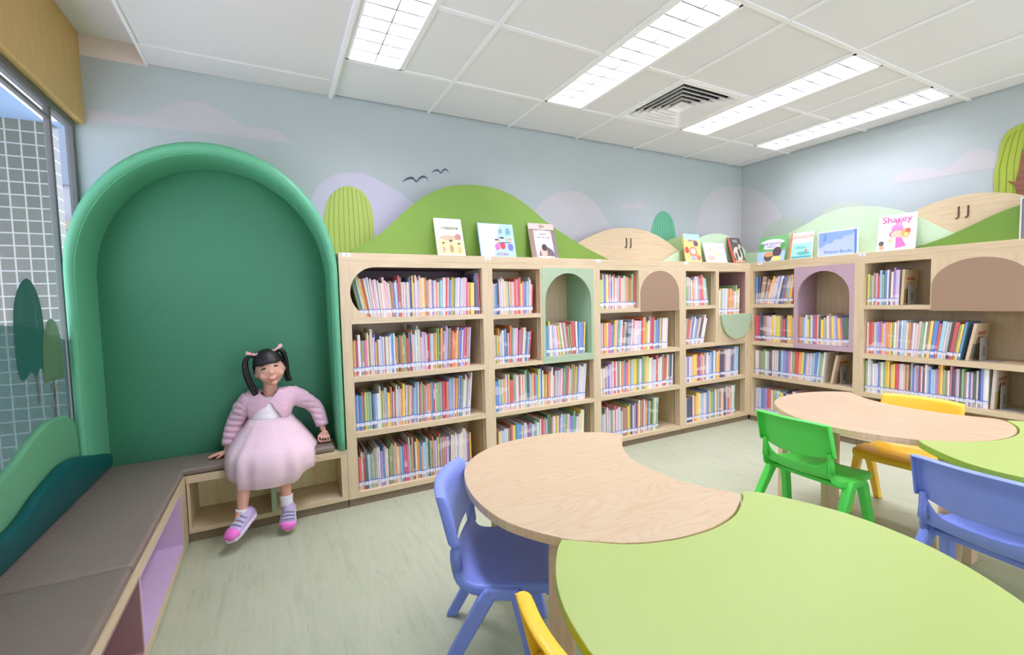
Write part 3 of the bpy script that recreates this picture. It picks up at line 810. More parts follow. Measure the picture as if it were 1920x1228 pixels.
# ------------------------------------------------------------------ books on the shelves
PAL = {'r': ('red', (206, 62, 58)), 'o': ('orange', (240, 140, 72)), 'y': ('yellow', (244, 206, 70)), 'g': ('green', (128, 172, 104)),
       'G': ('dark green', (66, 108, 66)), 't': ('teal', (72, 152, 158)), 's': ('light blue', (158, 200, 226)), 'b': ('blue', (78, 128, 200)),
       'n': ('navy', (52, 62, 98)), 'v': ('violet', (142, 124, 190)), 'V': ('deep violet', (74, 66, 130)), 'l': ('lavender', (206, 198, 226)),
       'm': ('magenta', (222, 92, 140)), 'p': ('pink', (238, 196, 196)), 'c': ('cream', (232, 220, 190)), 'w': ('white', (238, 234, 230)),
       'e': ('grey', (182, 184, 186)), 'k': ('charcoal', (72, 68, 66)), 'z': ('brown', (160, 122, 96)), 'N': ('dark navy', (40, 46, 72))}
ROWS = [
 # (wall, bookcase phrase, shelf phrase, x0, x1, shelf z, lean list (deg, + leans to +x), individual?, tokens)
 ('A', 'pill-topped bookcase', 'top shelf', -3.748, -3.00, S1, [-12, -9, -4, -2, 0, 0, 0, 1.5, 3, 3, 0], 1,
  'G6+ D6 s7 y7 o6 z6- o6- w6 s6- w6 p5- w6 p5- l5+ c5 c4 w4 p6 p5 p4 c4 z5 o4- b4 s4 w5 v4- r7 z6 w4 c4 s4 p4 c4 b6 n5 y7 l4 p7 w6 l5 p7 y6 c6 y6 o6 v5 y5- p5+ v5 l5 p5 o4 c4 g4- s5 s5 w6 w6 r6 p6 b5 s5 y6- o6- g6 l6+ w6 v6 w6 l6 p6 l6 m6 o4+ g4- y4++ N8 V8++ r8'),
 ('A', 'pill-topped bookcase', 'second shelf', -3.797, -3.085, S2, [0, 0, 0, 0, 0, 0, 1, 3, 4, 4], 1,
  'o4 y4- v4- r4 w6+ z4 g4+ m4+ c7 z6 c8 w8- w5 v6 y3 z4 c4 s5 s5 p5 z5- c5+ c5 w5 s6 b6 w6 g5- o5 z4 k5 z5 r5- y5 g5 g6 z5 r4+ v6 n6 o7 c5 s5 w7 e9 c7 c7 p4 l6 p6 l6 p5 r5 r5 s5 w5 s5 o5 y5 g7 g7 k5 o7 y7 v6 p6 l8 e7 z7 z7 r6 o6 o5 o5 y6 p7 z6 b7 b7 w6 v7 m7 r7 o7 s7 l7'),
 ('A', 'pill-topped bookcase', 'third shelf', -3.797, -3.09, S3, [0, 0, 0, 1, 2, 2, 1, 0, 1, 4, 5], 1,
  'b4 s4 b4- b4 t4 m5 t4 y5 g5+ g5 e5 n4 b4 v4 s4 w4+ w7 g5 y5 e6 s6 y4 y4+ o6 v4 w4 r5 w7 l5 w6 p5 o5 y7+ g6 w6 z6 y6 p6 z6 v5 s5 s7 b7 w7 r5 z6 e7 g6 o6 v5 l5 o6++ e6 b6 r6 p6 g6+ g6+ e6 s6 r6+ r6 r6 o6 v6 s7 s7 b7 w7 p7 r7 y7 z7 s8 b8 g8 e6 w6 w8 c7 t5 w6 p7 w9'),
 ('A', 'pill-topped bookcase', 'bottom shelf', -3.797, -3.09, .075, [0, -2, 0, 0, -1, 0, 0, 0, 2, 1, 0], 1,
  'r3+ l5 y5- r5 n6+ s4 e4 g4 e4 g6 l6- w6 w6 v4+ b6 p6 w5 g5- z5 g6 g7 e6 o7+ w5 y5- p5 s5 b5 v5 r5+ m5 e8 g5 o8 n8 c6 y7 o6 b5 o4 s5 s5+ e7+ k6 g5 g5 o7 s5 p5 b6 y6 r8- s6 z6+ m6+ l6 v6 k6 w6 c6 p6 w7 w6 e6 w6 w6 c7 p8+ w8 e7 b6 r5 y6'),
 ('A', 'mint-arched bookcase', 'top shelf', -2.918, -2.605, 1.065, [0, -1, -1, 0, 0, 2, 3], 1,
  'r6 p5 s4 l4 b4 n4 k6- l6 p5 w7 p6 c5 y5 s5 g5- c5 o5- l5 p5 o5 r6 p6 m6 r6 o7 w4 o5 y5- v5 b5 s5 e7 c6 p4 r4'),
 ('A', 'mint-arched bookcase', 'second shelf', -2.918, -2.64, .738, [0, 0, 1, 2, 4, 6], 0,
  'v3 w3 g3 y3 o6- l3 s4 w5 l5 b6 k4 p4 r4 o7 g6 s6 w6 p6 r5 v5 r6+ w6 p6 g4 b4 s4 r4'),
 ('A', 'x', 'x', -2.53, -2.17, .757, [0, 0, -3, -6, -8, -8, -4, 3], 0,
  'r5 g5 b5+ y7 w5 p5 s5 l5 p5 m5 y5 g5 c6 z6 e6 r6 g4 z5 r6+ w6 b6++ y6'),
 ('A', 'x', 'x', -2.918, -2.175, .415, [0, 0, 0, 0, 1, 2, 4, 4, 5], 0,
  'b4++ s5 g5 w5 o5+ w7 v7 y7 r4++ g6 e7 w6 p6 z6 c6 r6 w6 g8 n8 k7 l6 s5 y6 r6 b6 s5 y8 s8 n8 w7 y5 z5 y5 r5 o6 c6 w8 p4 z5 w6 e6 c6 p7 w7 r5 g7 t8 r8+ w7 e6 g8+ o8 z7 y7+ b7 l8 w7 w7 p7 w8 w8'),
 ('A', 'x', 'x', -2.918, -2.19, .075, [0, 0, 0, 0, 0, 1, 3, 3, 2], 0,
  'v3 n3 y4 p4 s4+ l5 w5 g5 z5 r6 y6+ b6++ p5 e6 w6 v5 r6 b6 s5+ v5 g6 w5 e5 w7 r7 m6 g7- e6 G8++ z7 p7 w7 y7 c7 v6 l7+ s7 g7+ p7+ v6 b6 g8 t5 w5 p5 w6 y8 w8 w8'),
 ('A', 'x', 'x', -2.042, -1.675, S1, [0, 0, 1, 1, 1], 0, 'G5++ p8 b8 y8 w8 o7 l8 b7 w7 o8 w6 p6 e7 r7 w6 p6 s7 y7 o7 g6 r6 g5 g8+ r8'.replace('G5', 'h5')),
 ('A', 'x', 'x', -2.042, -1.33, .738, [0, 1, 3, 5, 5, 2, 2, 2, 3], 0,
  'y6 s6 p6 z6 o6 y6 l6 m6 v5 b5 y7 p7 g7 s7 w7 r4 z6 e6 k6 n6 n6+ l7 r7 p6++ l6+ r7 o8+ g7 y5 w6 e8 r8+ r8 s6 b6 g7 b7 y7 z7 w7 w7+ w7'),
 ('A', 'x', 'x', -2.042, -1.27, .421, [0, 0, 0, 1, 1, 1, 2, 2], 0,
  'e4 w4 p4 z5 e5 v6 l6 p7 r7 c7 z7 w7 o7 b7 m6+ y7 s7 y7++ g7 w7 s7 g8+ y8 y8 w7+ p7 l6+ r8 w6 w7 z8+ r6+ c8 g8 n8 w8'),
 ('A', 'x', 'x', -2.042, -1.44, .075, [0, 0, 0, 0, 1, 2, 3], 0,
  'r4 r3 s3 w4 g6 p7 e6 w5 g5 w5 r7 w5 e6 w6 e4 z5++ y6 g7 k7 p6 v7 n7 o6 w8 z8 r8 w8 o7+ b7 y7 k7 g8 w8 s8 g8'),
 ('A', 'x', 'x', -1.146, -.83, S1, [0, 0, -2, -5, -8], 0, 'n7 w7 c7 g7+ p6 v6 y5 c5 o5 p6 l7 w7 s7 z7 p7 m6 r8 o8 p7 s6+ g6'),
 ('A', 'x', 'x', -.735, -.42, .985, [2, 2, 2, 2], 0, 'b6 p5 w5 y6 g5 w6 s6 l6 w6 p6 o6 r6 y6 v6 o5+ w4 g8 p5+ y6'),
 ('A', 'x', 'x', -1.146, -.90, .748, [6, 10, 14, 14], 0, 'p5 e5 z5 r5 o5 e6 b6 w6 l5 v5 z6 c6 k6 k5 w7 p6 w5'),
 ('A', 'x', 'x', -1.146, -.44, .425, [0, 0, 1, 1, 2], 0, 'r5 l5 v5 w5 p5 y6 y6 r5 b5 o6 l5 z6 w6 l5 s6 b7 w7 g6 y6 o7 n6+ z7 p7 w7 e7 k7 v7 s8 s8'),
 ('A', 'x', 'x', -1.146, -.48, .075, [0, 0, 0, 0, 1], 0, 'w4 e5 n4++ p6 o5 y7 y7 c6 s6+ w6 s6 b7 y7 g6+ t6 w7 o7 e7 z7 p7 g7 k7 l8 r8 y7 e8 w8 g8'),
 ('B', 'x', 'x', .358, .690, 1.071, [0, 12, 14, 12, 8, 5], 0, 'b7 n7 z7+ z5 r5 y7 p6 l7 v7 w7 k5 b6 r7 g6 e7 y7 r7'),
 ('B', 'x', 'x', .358, .712, .737, [0, 0, 0, 0], 0, 'r6 r6 n7 k6 z6 l6 p5 y6 c6 y6+ z6 r4 n5 y6+ c5'),
 ('B', 'x', 'x', .74, 1.145, .742, [0, 0, 0, -2, -5], 0, 'o5+ g5 s5 w6 y4 g4 p6 b5 r6 w6 k6 y4 p5 g5 w6 z7 y6 s6 v6 y5 m5 G5++'),
 ('B', 'x', 'x', .358, .94, .432, [0, 0, 1, 3, 5], 0, 'c5 w5 z5 g5 g6 w5 e5 k5 c6 l6 p6 n6 s6 v6 b6 m6 p6 g6 r6+ o6 y6 b6 p6 l6 s6 b7 s7 g6 c7'),
 ('B', 'x', 'x', .358, 1.0, .075, [0, 0, 0, 0], 0, 'e6 l6 b6 v6 r6 p6 g6 s6 y5 n6 w5 r5 p7 c6 k6 o6 y6 g6 r6 z6 v6 b6 w6'),
 ('B', 'x', 'x', 1.237, 1.43, 1.06, [0, 0, 1], 0, 'y6 g5 w5 z6 p6 r5 s7 g5 b7 w7 k6 w6 v8 l7+'),
 ('B', 'x', 'x', 1.237, 1.76, .703, [0, 0, 1, 2, 4, 7, 8], 0, 'c6 r5 r6+ l6 s6 v6 m6 y5 l6 o6 o6 y6 g6 w6 p7 b7 l7 s7 w6 o6 z6 w6 c6 p7 g6 w7 z7 y7+ b7+ r6 s7+ w7 e7 k7 r7+ g6 y6 b7'),
 ('B', 'x', 'x', 1.237, 1.90, .412, [0, 0, 0, 0, 0], 0, 'g6 w7 w7 e6 w5 w5 w5 b6 c6 w6 g6 y7 y7 z5 y5 y6 r6+ l6 w6 p6 z6 o6 k6 e7 b5 p6 v6 r6 w6 k5 w7 s6 b6 s5 l5 v5 o7 y7 g5 z5 w5 m7 k6+ e6+ k6 g6 z5 w5 b5 p5 k5 w6 n6 b7 w7+'),
 ('B', 'x', 'x', 1.237, 1.75, .075, [0, 0, 0], 0, 'r5 w5 s5 e5 w4 r5 b5 s5 w5 o5 e5 w5 b5 r5 y5 l5 g5 s5 k5 w5 r5 n5 p5'),
]
PAL['D'] = PAL['G']; PAL['h'] = ('pale lime', (196, 214, 120))

def book_geo(bm_c, bm_p, bm_l, th, h, dp, T=None, layers=None):
    """spine at local y = 0, depth to +y; cover shell, page block, spine sticker"""
    b = min(.0022, th * .22)
    T = T or Matrix()
    cov = []
    n0 = len(bm_c.faces)
    # rounded spine + boards as one U-shaped shell
    sec = [(-th / 2, dp), (-th / 2, .003), (-th / 4, .0006), (0, 0), (th / 4, .0006), (th / 2, .003), (th / 2, dp), (th / 2 - b, dp), (th / 2 - b, .006), (-th / 2 + b, .006), (-th / 2 + b, dp)]
    lo = [bm_c.verts.new(T @ Vector((x, y, 0))) for x, y in sec]
    hi = [bm_c.verts.new(T @ Vector((x, y, h))) for x, y in sec]
    n = len(sec)
    for i in range(n):
        bm_c.faces.new((lo[i], lo[(i + 1) % n], hi[(i + 1) % n], hi[i]))
    for ring, fl in ((lo, True), (hi, False)):
        for q in ((0, 1, 9, 10), (1, 2, 3, 4, 5, 8, 9), (5, 6, 7, 8)):
            bm_c.faces.new([ring[i] for i in (q[::-1] if fl else q)])
    box(bm_p, -th / 2 + b, th / 2 - b, .006, dp - .004, .003, h - .003, 0, T)
    w = th * .44
    z0, z1 = .024 + random.uniform(-.003, .003), .046
    z1 = z0 + .021
    if bm_l is not None:
        box(bm_l, -w, w, -.0006, .003, z0, z1, 0, T)
        box(bm_l, -w, w, -.0008, .003, z1, z1 + .0042, 1, T)
    return n0

def jitter(c, a=10):
    return tuple(max(0, min(255, v + random.uniform(-a, a))) for v in c)

n_ind = 0
far_c, far_p, far_l = NB(), NB(), NB()
colr = far_c.loops.layers.float_color.new('Col')
for wall, casep, shelfp, x0, x1, z, leans, ind, toks in ROWS:
    tk = toks.split()
    seq = []
    for s in tk:
        wd = random.uniform(.8, 1.2)
        for ch in s[2:]: wd *= 1.75 if ch == '+' else .62
        seq.append((s[0], int(s[1]), wd, s))
    tot = sum(q[2] for q in seq)
    # space taken by the leaning books
    unit = (x1 - x0) / tot
    x = x0
    hmax = 0.285
    for i, (c, hh, wd, s) in enumerate(seq):
        th = wd * unit
        fpos = i / max(1, len(seq) - 1) * (len(leans) - 1)
        a = leans[int(fpos)] + (leans[min(int(fpos) + 1, len(leans) - 1)] - leans[int(fpos)]) * (fpos - int(fpos))
        h = .145 + .0145 * hh + random.uniform(-.004, .004)
        if hh > 7: h = min(h, .272)
        if z > 1.06 and wall == 'B': h = min(h, .27)
        dp = min(.235, h * random.uniform(.72, .95))
        cx = x + th / 2
        yb = -D + .030 + random.uniform(-.003, .006)
        tilt = R(a)
        tb = th * math.cos(tilt) * .97
        # a leaning book pivots on its lower corner
        lift = abs(math.sin(tilt)) * tb / 2
        if tilt > 0: px = cx
        else: px = cx
        name, base = PAL[c]
        col = jitter(tuple(v + ((226, 222, 218)[q] - v) * .26 for q, v in enumerate(base)), 10)
        if ind and n_ind < 300:
            n_ind += 1
            bc, bp, bl = NB(), NB(), NB()
            book_geo(bc, bp, bl, tb, h, dp)
            o = obj('book', bc, M['book'])
            o.location = (px, yb, z + lift + .0003) if wall == 'A' else (yb, -px, z + lift)
            o.rotation_euler = (0, tilt, 0)
            o.color = (*lin(col), 1)
            size = 'tall ' if hh >= 7 else ('short ' if hh <= 4 else '')
            fat = 'thick ' if '+' in s else ('thin ' if '-' in s else '')
            tag(o, '%s%s%s book, %s from nook end, %s of %s' % (size, fat, name, ordinal(i + 1), shelfp, casep), 'book', 'books on the %s of the %s' % (shelfp, casep))
            obj('page_block', bp, M['paper'], o)
            obj('spine_label', bl, [M['label_white'], M['label_blue']], o)
        else:
            T = (Matrix() if wall == 'A' else Matrix.Rotation(R(-90), 4, 'Z')) @ Matrix.Translation((px, yb, z + lift + .0003)) @ Matrix.Rotation(tilt, 4, 'Y')
            k = len(far_c.faces)
            book_geo(far_c, far_p, far_l, tb, h, dp, T)
            far_c.faces.ensure_lookup_table()
            cl = (*lin(col), 1)
            for f in far_c.faces[k:]:
                for lp in f.loops: lp[colr] = cl
        x += th
st = obj('shelved_books', far_c, M['book_stuff'])
tag(st, 'rows of further picture books filling the other shelves of both bookcase walls', 'books', kind='stuff')
obj('page_blocks', far_p, M['paper'], st)['kind'] = 'stuff'
obj('spine_labels', far_l, [M['label_white'], M['label_blue']], st)['kind'] = 'stuff'

# face-out books at the row ends and steel bookends on the right-hand shelves
def bookend(x, z, label, w=.11, h=.15, wall='B'):
    t = thing('bookend', label, 'bookend', (0, 0, 0), R(-90), 'grey steel bookends')
    bm = NB(); n = 16
    yc = -D + .12
    out = [(yc - w / 2, z + .001)] + [(yc - w / 2, z + h - .02)] + [(yc - w / 2 + .02 - .02 * math.cos(PI / 2 * k / 5), z + h - .02 + .02 * math.sin(PI / 2 * k / 5)) for k in range(1, 6)]
    full = out + [(2 * yc - p[0], p[1]) for p in out[::-1]]
    prism(bm, full, lambda p, d: Vector((d, p[0], p[1])), x, x + .002)
    obj('upright_plate', bm, M['steel'], t)
    obj('base_plate', bx(x, x + .09, yc - w / 2, yc + w / 2, z + .0004, z + .002), M['steel'], t)
    bm = NB(); inn = [(yc - .018, z + .03)] + [(yc - .018 * math.cos(PI * k / 8), z + h - .075 + .018 * math.sin(PI * k / 8)) for k in range(9)] + [(yc + .018, z + .03)]
    prism(bm, inn, lambda p, d: Vector((d, p[0], p[1])), x + .0019, x + .0024)
    obj('slot_shade', bm, mat('bookend_shadow_slot', (120, 122, 114), .5), t)  # no hole in the plate: the slot's shade is a darker grey patch
    return t
def face_book(x, z, w, h, col, label, tilt=8, titletxt=None, c2=(120, 110, 100)):
    """a book standing across the shelf end, its cover towards the open bay"""
    o = obj('book', bx(-.008, .008, 0, w, 0, h), mat('cover_' + label.split()[0], col, .5), bevel=.001)
    o.location = (-D + .03, -x, z + .002); o.rotation_euler = (0, R(tilt), R(-90))
    tag(o, label, 'book', 'face-out books by the bookends')
    bm = NB(); box(bm, .0079, .0086, .01, w - .01, .012, h * .45); obj('cover_picture', bm, mat('cover_art', c2, .5), o)
    bm = NB()
    for k in range(4): box(bm, .0079, .0088, w * .2 + k * w * .15, w * .2 + k * w * .15 + w * .1, h * .70, h * .78)
    for k in range(3): box(bm, .0079, .0088, w * .3 + k * w * .15, w * .3 + k * w * .15 + w * .09, h * .56, h * .63)
    obj('cover_title', bm, mat('cover_ink', (176, 84, 66), .5), o)
    return o
face_book(1.003, .432, .22, .235, (214, 194, 160), 'cream face-out picture book beside the bookend under the lilac cubby', 10, c2=(190, 172, 140))
bookend(1.052, .432, 'grey steel bookend under the lilac arched cubby')
face_book(1.448, 1.06, .20, .245, (206, 188, 146), 'tan face-out picture book at the end of the short top row', 2, c2=(150, 122, 84))
bookend(1.470, 1.06, 'grey steel bookend at the end of the short top row')
face_book(1.795, .703, .22, .24, (214, 192, 156), 'sand face-out picture book under the wide taupe arch', 9, c2=(132, 134, 122))
bookend(1.845, .703, 'grey steel bookend under the wide taupe arch')
face_book(1.918, .412, .22, .25, (208, 196, 180), 'pale watercolour face-out picture book on the lowest visible shelf', 2, c2=(188, 168, 110))
bookend(1.945, .412, 'grey steel bookend on the lowest visible shelf of the right wall')

# ------------------------------------------------------------------ display books standing on the counters
def display_book(label, x, yb, w, h, lean, wall, cover, spine=None, th=.012, art=None, title=None):
    o = obj('display_book', bx(0, w, -th, 0, 0, h), mat('display_cover', cover, .4), bevel=.0012)
    o.location = (x, yb, ZT + .0015 + th * math.sin(R(lean)) * 0) if wall == 'A' else (yb, -x, ZT + .0015)
    o.rotation_euler = (-R(lean), 0, 0 if wall == 'A' else R(-90))
    # rotation order: lean about the local base edge, then turn to the wall
    tag(o, label, 'book', 'face-out display books on the counters')
    obj('page_block', bx(.004, w - .003, -th + .002, -.002, .003, h + .0006), M['paper'], o)
    if spine:
        obj('spine', bx(-.001, .0005 + .012, -th - .0008, .0004, 0, h), mat('display_spine', spine, .45), o)
    z = -th - .0008
    for nm, items in (art or []):
        bm = NB(); ms = []
        for shape, col in items:
            if col not in ms: ms.append(col)
            f = bm.faces.new([bm.verts.new((px * w, z - .0002 * len(bm.faces), pz * h)) for px, pz in shape]); f.material_index = ms.index(col)
        obj(nm, bm, [mat('cover_print', c, .45) for c in ms], o)
    for body, size, tx, tz, col in (title or []):
        text('cover_title', body, size, mat('cover_title_ink', col, .5), o, (tx * w, z - .004, tz * h), (R(90), 0, 0), .0004)
    return o
def ell(cx, cy, rx, ry, n=18, a0=0, a1=360):
    return [(cx + rx * math.cos(R(a0 + (a1 - a0) * k / n)), cy + ry * math.sin(R(a0 + (a1 - a0) * k / n))) for k in range(n if a1 - a0 == 360 else n + 1)]
def rect(a, b, c, d): return [(a, c), (b, c), (b, d), (a, d)]
def kid(cx, cy, s, body, head=(240, 200, 170), hair=(60, 44, 40)):
    return [(ell(cx, cy, .07 * s, .10 * s), body), (ell(cx, cy + .16 * s, .055 * s, .065 * s), head), (ell(cx, cy + .19 * s, .06 * s, .05 * s, 12, 0, 180), hair)]
LEAN = 17
display_book('cream picture book with green title and children in a meadow, by the big green hill', -3.262, -.252, .185, .255, LEAN, 'A', (244, 240, 226),
  art=[('cover_picture', [(rect(.06, .94, .05, .40), (206, 216, 150)), (ell(.5, .47, .40, .07), (206, 186, 150)), (ell(.80, .50, .12, .09), (190, 140, 120)), *kid(.24, .16, .8, (238, 160, 160)), *kid(.52, .18, 1.0, (190, 140, 110)), *kid(.80, .15, .8, (236, 180, 120))])],
  title=[('了不起的年兽', .021, .5, .70, (104, 148, 70))])
display_book('light blue picture book with three dancing children, at the middle of the big green hill', -2.967, -.250, .262, .235, 14, 'A', (172, 208, 240),
  art=[('cover_picture', [(([(0.02, .02), (.36, .02), (.62, .98), (.02, .98)]), (238, 240, 250)), *kid(.48, .30, 1.0, (226, 110, 170)), *kid(.64, .34, 1.1, (220, 60, 70)), *kid(.86, .30, 1.1, (120, 120, 190), hair=(190, 160, 90)), ([(.5, .42), (.9, .46), (.9, .44), (.5, .40)], (90, 80, 120))])],
  title=[('ㄹ 춤', .05, .72, .70, (96, 168, 168)), ('우리 모두', .022, .6, .05, (214, 80, 110))])
display_book('brown and cream woodland picture book at the right flank of the big green hill', -2.575, -.250, .212, .262, 16, 'A', (206, 190, 176),
  art=[('cover_picture', [(ell(.5, .40, .36, .44, 24), (240, 232, 222)), (rect(.0, .16, .02, .82), (150, 124, 112)), (rect(.86, 1.0, .02, .82), (130, 116, 120)), (rect(0, 1, .80, .82), (110, 90, 84)), (ell(.56, .06, .30, .26, 20, 0, 180), (106, 94, 100)), (ell(.46, .17, .13, .14), (214, 178, 150)), (ell(.50, .30, .11, .10), (70, 60, 62))])],
  title=[('그림 없이', .018, .5, .66, (120, 110, 104)), ('어떤 어떤 여행', .018, .5, .56, (130, 120, 112)), ('옛날', .024, .5, .88, (170, 140, 80))])
display_book('yellow picture book with animals and a blue sky band, beside the low bush decal', -1.075, -.252, .195, .245, 9, 'A', (246, 218, 130),
  art=[('cover_picture', [(rect(0, 1, .80, 1.0), (176, 214, 240)), (ell(.5, .36, .26, .20), (236, 150, 110)), (ell(.72, .66, .15, .10), (120, 100, 100)), (ell(.12, .42, .12, .12), (222, 80, 80)), (ell(.5, .14, .16, .09), (180, 170, 210)), (ell(.82, .16, .14, .10), (226, 130, 100)), (ell(.5, .38, .16, .10), (246, 214, 190))])],
  title=[('ANIMALS', .026, .5, .72, (130, 120, 170))])
display_book('white picture book with pastel scribbles, middle of the corner display', -.815, -.250, .268, .185, 15, 'A', (248, 240, 236),
  art=[('cover_picture', [(ell(.30, .66, .18, .10), (246, 206, 190)), (ell(.55, .45, .22, .10), (250, 222, 180)), (ell(.25, .22, .2, .14), (246, 190, 170)), (ell(.7, .2, .22, .12), (246, 214, 210)), (rect(.56, .94, .78, .80), (200, 170, 190)), (rect(.56, .94, .72, .74), (200, 170, 190))])])
display_book('black and white badger picture book with a red spine, in the corner', -.455, -.252, .165, .25, 17, 'A', (92, 88, 84), spine=(226, 96, 80),
  art=[('cover_picture', [(ell(.5, .34, .36, .30), (214, 204, 182)), (ell(.62, .40, .10, .18), (70, 64, 62)), (ell(.32, .26, .08, .16), (80, 74, 70)), (ell(.78, .66, .12, .09), (206, 196, 176)), (rect(.1, .95, .02, .10), (226, 160, 130))])],
  title=[('늑대', .036, .45, .80, (236, 232, 224))])
display_book('picture book with a white cloud title and two birds, first on the right wall counter', .352, -.262, .25, .225, 12, 'B', (122, 186, 118),
  art=[('cover_picture', [(rect(0, 1, .0, .40), (176, 204, 236)), (ell(.5, .72, .44, .17, 24), (244, 242, 250)), (ell(.5, .62, .40, .14, 24), (244, 242, 250)), (ell(.12, .62, .10, .12), (98, 168, 92)), (ell(.90, .60, .10, .12), (98, 168, 92)), (ell(.42, .18, .16, .18), (96, 82, 84)), (ell(.42, .28, .16, .10), (236, 160, 100)), (ell(.72, .36, .16, .20), (92, 78, 82)), (ell(.72, .10, .18, .10), (240, 220, 130))])],
  title=[('THE NATKET', .030, .5, .66, (130, 120, 160)), ('FAMILY', .022, .5, .55, (140, 130, 165))])
display_book('sea green LITTLE picture book with an orange spine, second on the right wall counter', .645, -.255, .18, .222, 9, 'B', (238, 236, 220), spine=(240, 140, 66), th=.016,
  art=[('cover_picture', [(rect(.09, 1, .02, .60), (168, 222, 214)), (ell(.5, .42, .26, .05), (120, 200, 190)), (ell(.62, .20, .30, .07), (96, 186, 180)), (ell(.74, .30, .06, .05), (230, 120, 90)), (rect(.09, 1, .02, .10), (90, 172, 180))])],
  title=[('LITTLE ROW', .031, .54, .78, (214, 140, 120))])
sg_ = thing('shelf_sign', 'blue cloud sign reading JJ Picture Books on the right wall counter', 'sign', (-.262, -.872, ZT + .0015), R(-90))
obj('frame', bx(0, .285, 0, .010, 0, .198), mat('white_sign_frame', (240, 242, 248), .3), sg_, bevel=.001)
bm = NB(); box(bm, .008, .277, -.0012, 0, .006, .190, 0)
face2(bm, [tuple(p) for p in spline([(.008, .07), (.04, .08), (.07, .105), (.10, .10), (.13, .13), (.17, .125), (.20, .15), (.24, .15), (.262, .17)], 4)] + [(.262, .006), (.008, .006)], toA, -.0016, 1)
box(bm, .262, .277, -.0018, 0, .006, .190, 2)
obj('printed_face', bm, [mat('sign_sky_blue', (146, 180, 226), .5), mat('sign_cloud', (186, 206, 240), .5), mat('sign_band', (96, 142, 206), .5)], sg_)
text('lettering', 'JJ', .055, mat('sign_letter_blue', (112, 146, 200), .5), sg_, (.055, -.002, .135), (R(90), 0, 0), .0004)
text('lettering', 'Picture Books', .036, mat('sign_letter_blue', (72, 122, 200), .5), sg_, (.150, -.002, .022), (R(90), 0, 0), .0004, bold=0)
display_book('white Sharey picture book with a pink-haired fairy, tallest on the right wall counter', 1.272, -.240, .225, .258, 7, 'B', (246, 242, 244),
  art=[('cover_picture', [(ell(.52, .60, .16, .12, 20), (244, 140, 190)), (ell(.56, .76, .09, .10, 20), (246, 164, 204)), (ell(.40, .46, .09, .08), (242, 130, 184)), (ell(.52, .45, .15, .10), (250, 196, 160)), ([(.50, .36), (.64, .36), (.78, .10), (.50, .06)], (240, 120, 184)), (ell(.74, .46, .11, .12), (246, 176, 90)), (ell(.80, .52, .07, .07), (230, 110, 80)), (ell(.76, .42, .06, .06), (250, 210, 130)), (ell(.12, .22, .07, .07), (92, 92, 100)), (ell(.14, .10, .07, .06), (220, 170, 130)), (ell(.36, .28, .05, .05), (240, 210, 120))])],
  title=[('Sharey', .066, .5, .78, (226, 84, 150))])

# ------------------------------------------------------------------ padded nook
BT = 0.335            # bench board top
NC = -4.43
nook = thing('padded_nook', 'tall arched padded reading nook in two greens against the back wall', 'padded nook', (NC, 0, BT))
def arch_path(hw, zs, rz, n=40, m=14):
    P = [(hw, z * (zs) / m) for z in range(m)]
    P += [(hw * math.cos(PI * k / n), zs + rz * math.sin(PI * k / n)) for k in range(n + 1)]
    P += [(-hw, zs * (m - 1 - z) / m) for z in range(m)]
    return P                      # from right foot over the top to the left foot
# band section: (fraction from inner 0 to outer 1, y)
sec = [(0, -.03), (-.02, -.10), (-.03, -.20), (-.02, -.285), (.10, -.318), (.35, -.334), (.65, -.334), (.9, -.318), (1.0, -.285), (1.0, -.16), (1.0, -.004)]
pi_, po = arch_path(.528, 1.300 - BT, .600), arch_path(.570, 1.325 - BT, .640)
rows = []
for a, b in zip(pi_, po):
    rows.append([Vector((a[0] + (b[0] - a[0]) * f, y, max(0.002, a[1] + (b[1] - a[1]) * f))) for f, y in sec])
bm = NB(); V = grid(bm, rows)
bm.faces.new(V[0]); bm.faces.new(V[-1][::-1])
fr = obj('arch_frame', bm, M['green_vinyl'], nook, smooth=True, label='lighter green padded arch frame')
# piped seam around the face of the frame
bm = NB()
tube(bm, [(a[0] + (b[0] - a[0]) * .06, -.3145, max(.004, a[1] + (b[1] - a[1]) * .06)) for a, b in zip(pi_, po)], .0022, 6)
obj('seam', bm, M['green_vinyl'], fr, smooth=True)
bm = NB(); pts = arch_path(.533, 1.300 - BT, .604)
rows = []
n = 26
for j in range(n + 1):
    z = .0 + j / n * (1.914 - BT)
    zs = 1.300 - BT
    hw = .545 if z <= zs else .545 * math.sqrt(max(0, 1 - ((z - zs) / .615) ** 2))
    rw = []
    for i in range(25):
        u = i / 24 * 2 - 1
        puff = .028 * (1 - u ** 6) * min(1, (1 - (max(0, z - zs) / .615) ** 4)) * min(1, .4 + z / .2)
        wr = .004 * math.sin(9 * u + 14 * z) * max(0, 1 - z / .25)
        rw.append(Vector((hw * u, -.028 - puff - wr, z)))
    rows.append(rw)
grid(bm, rows)
obj('back_cushion', bm, M['dark_green_vinyl'], nook, smooth=True, label='deep green padded back panel')

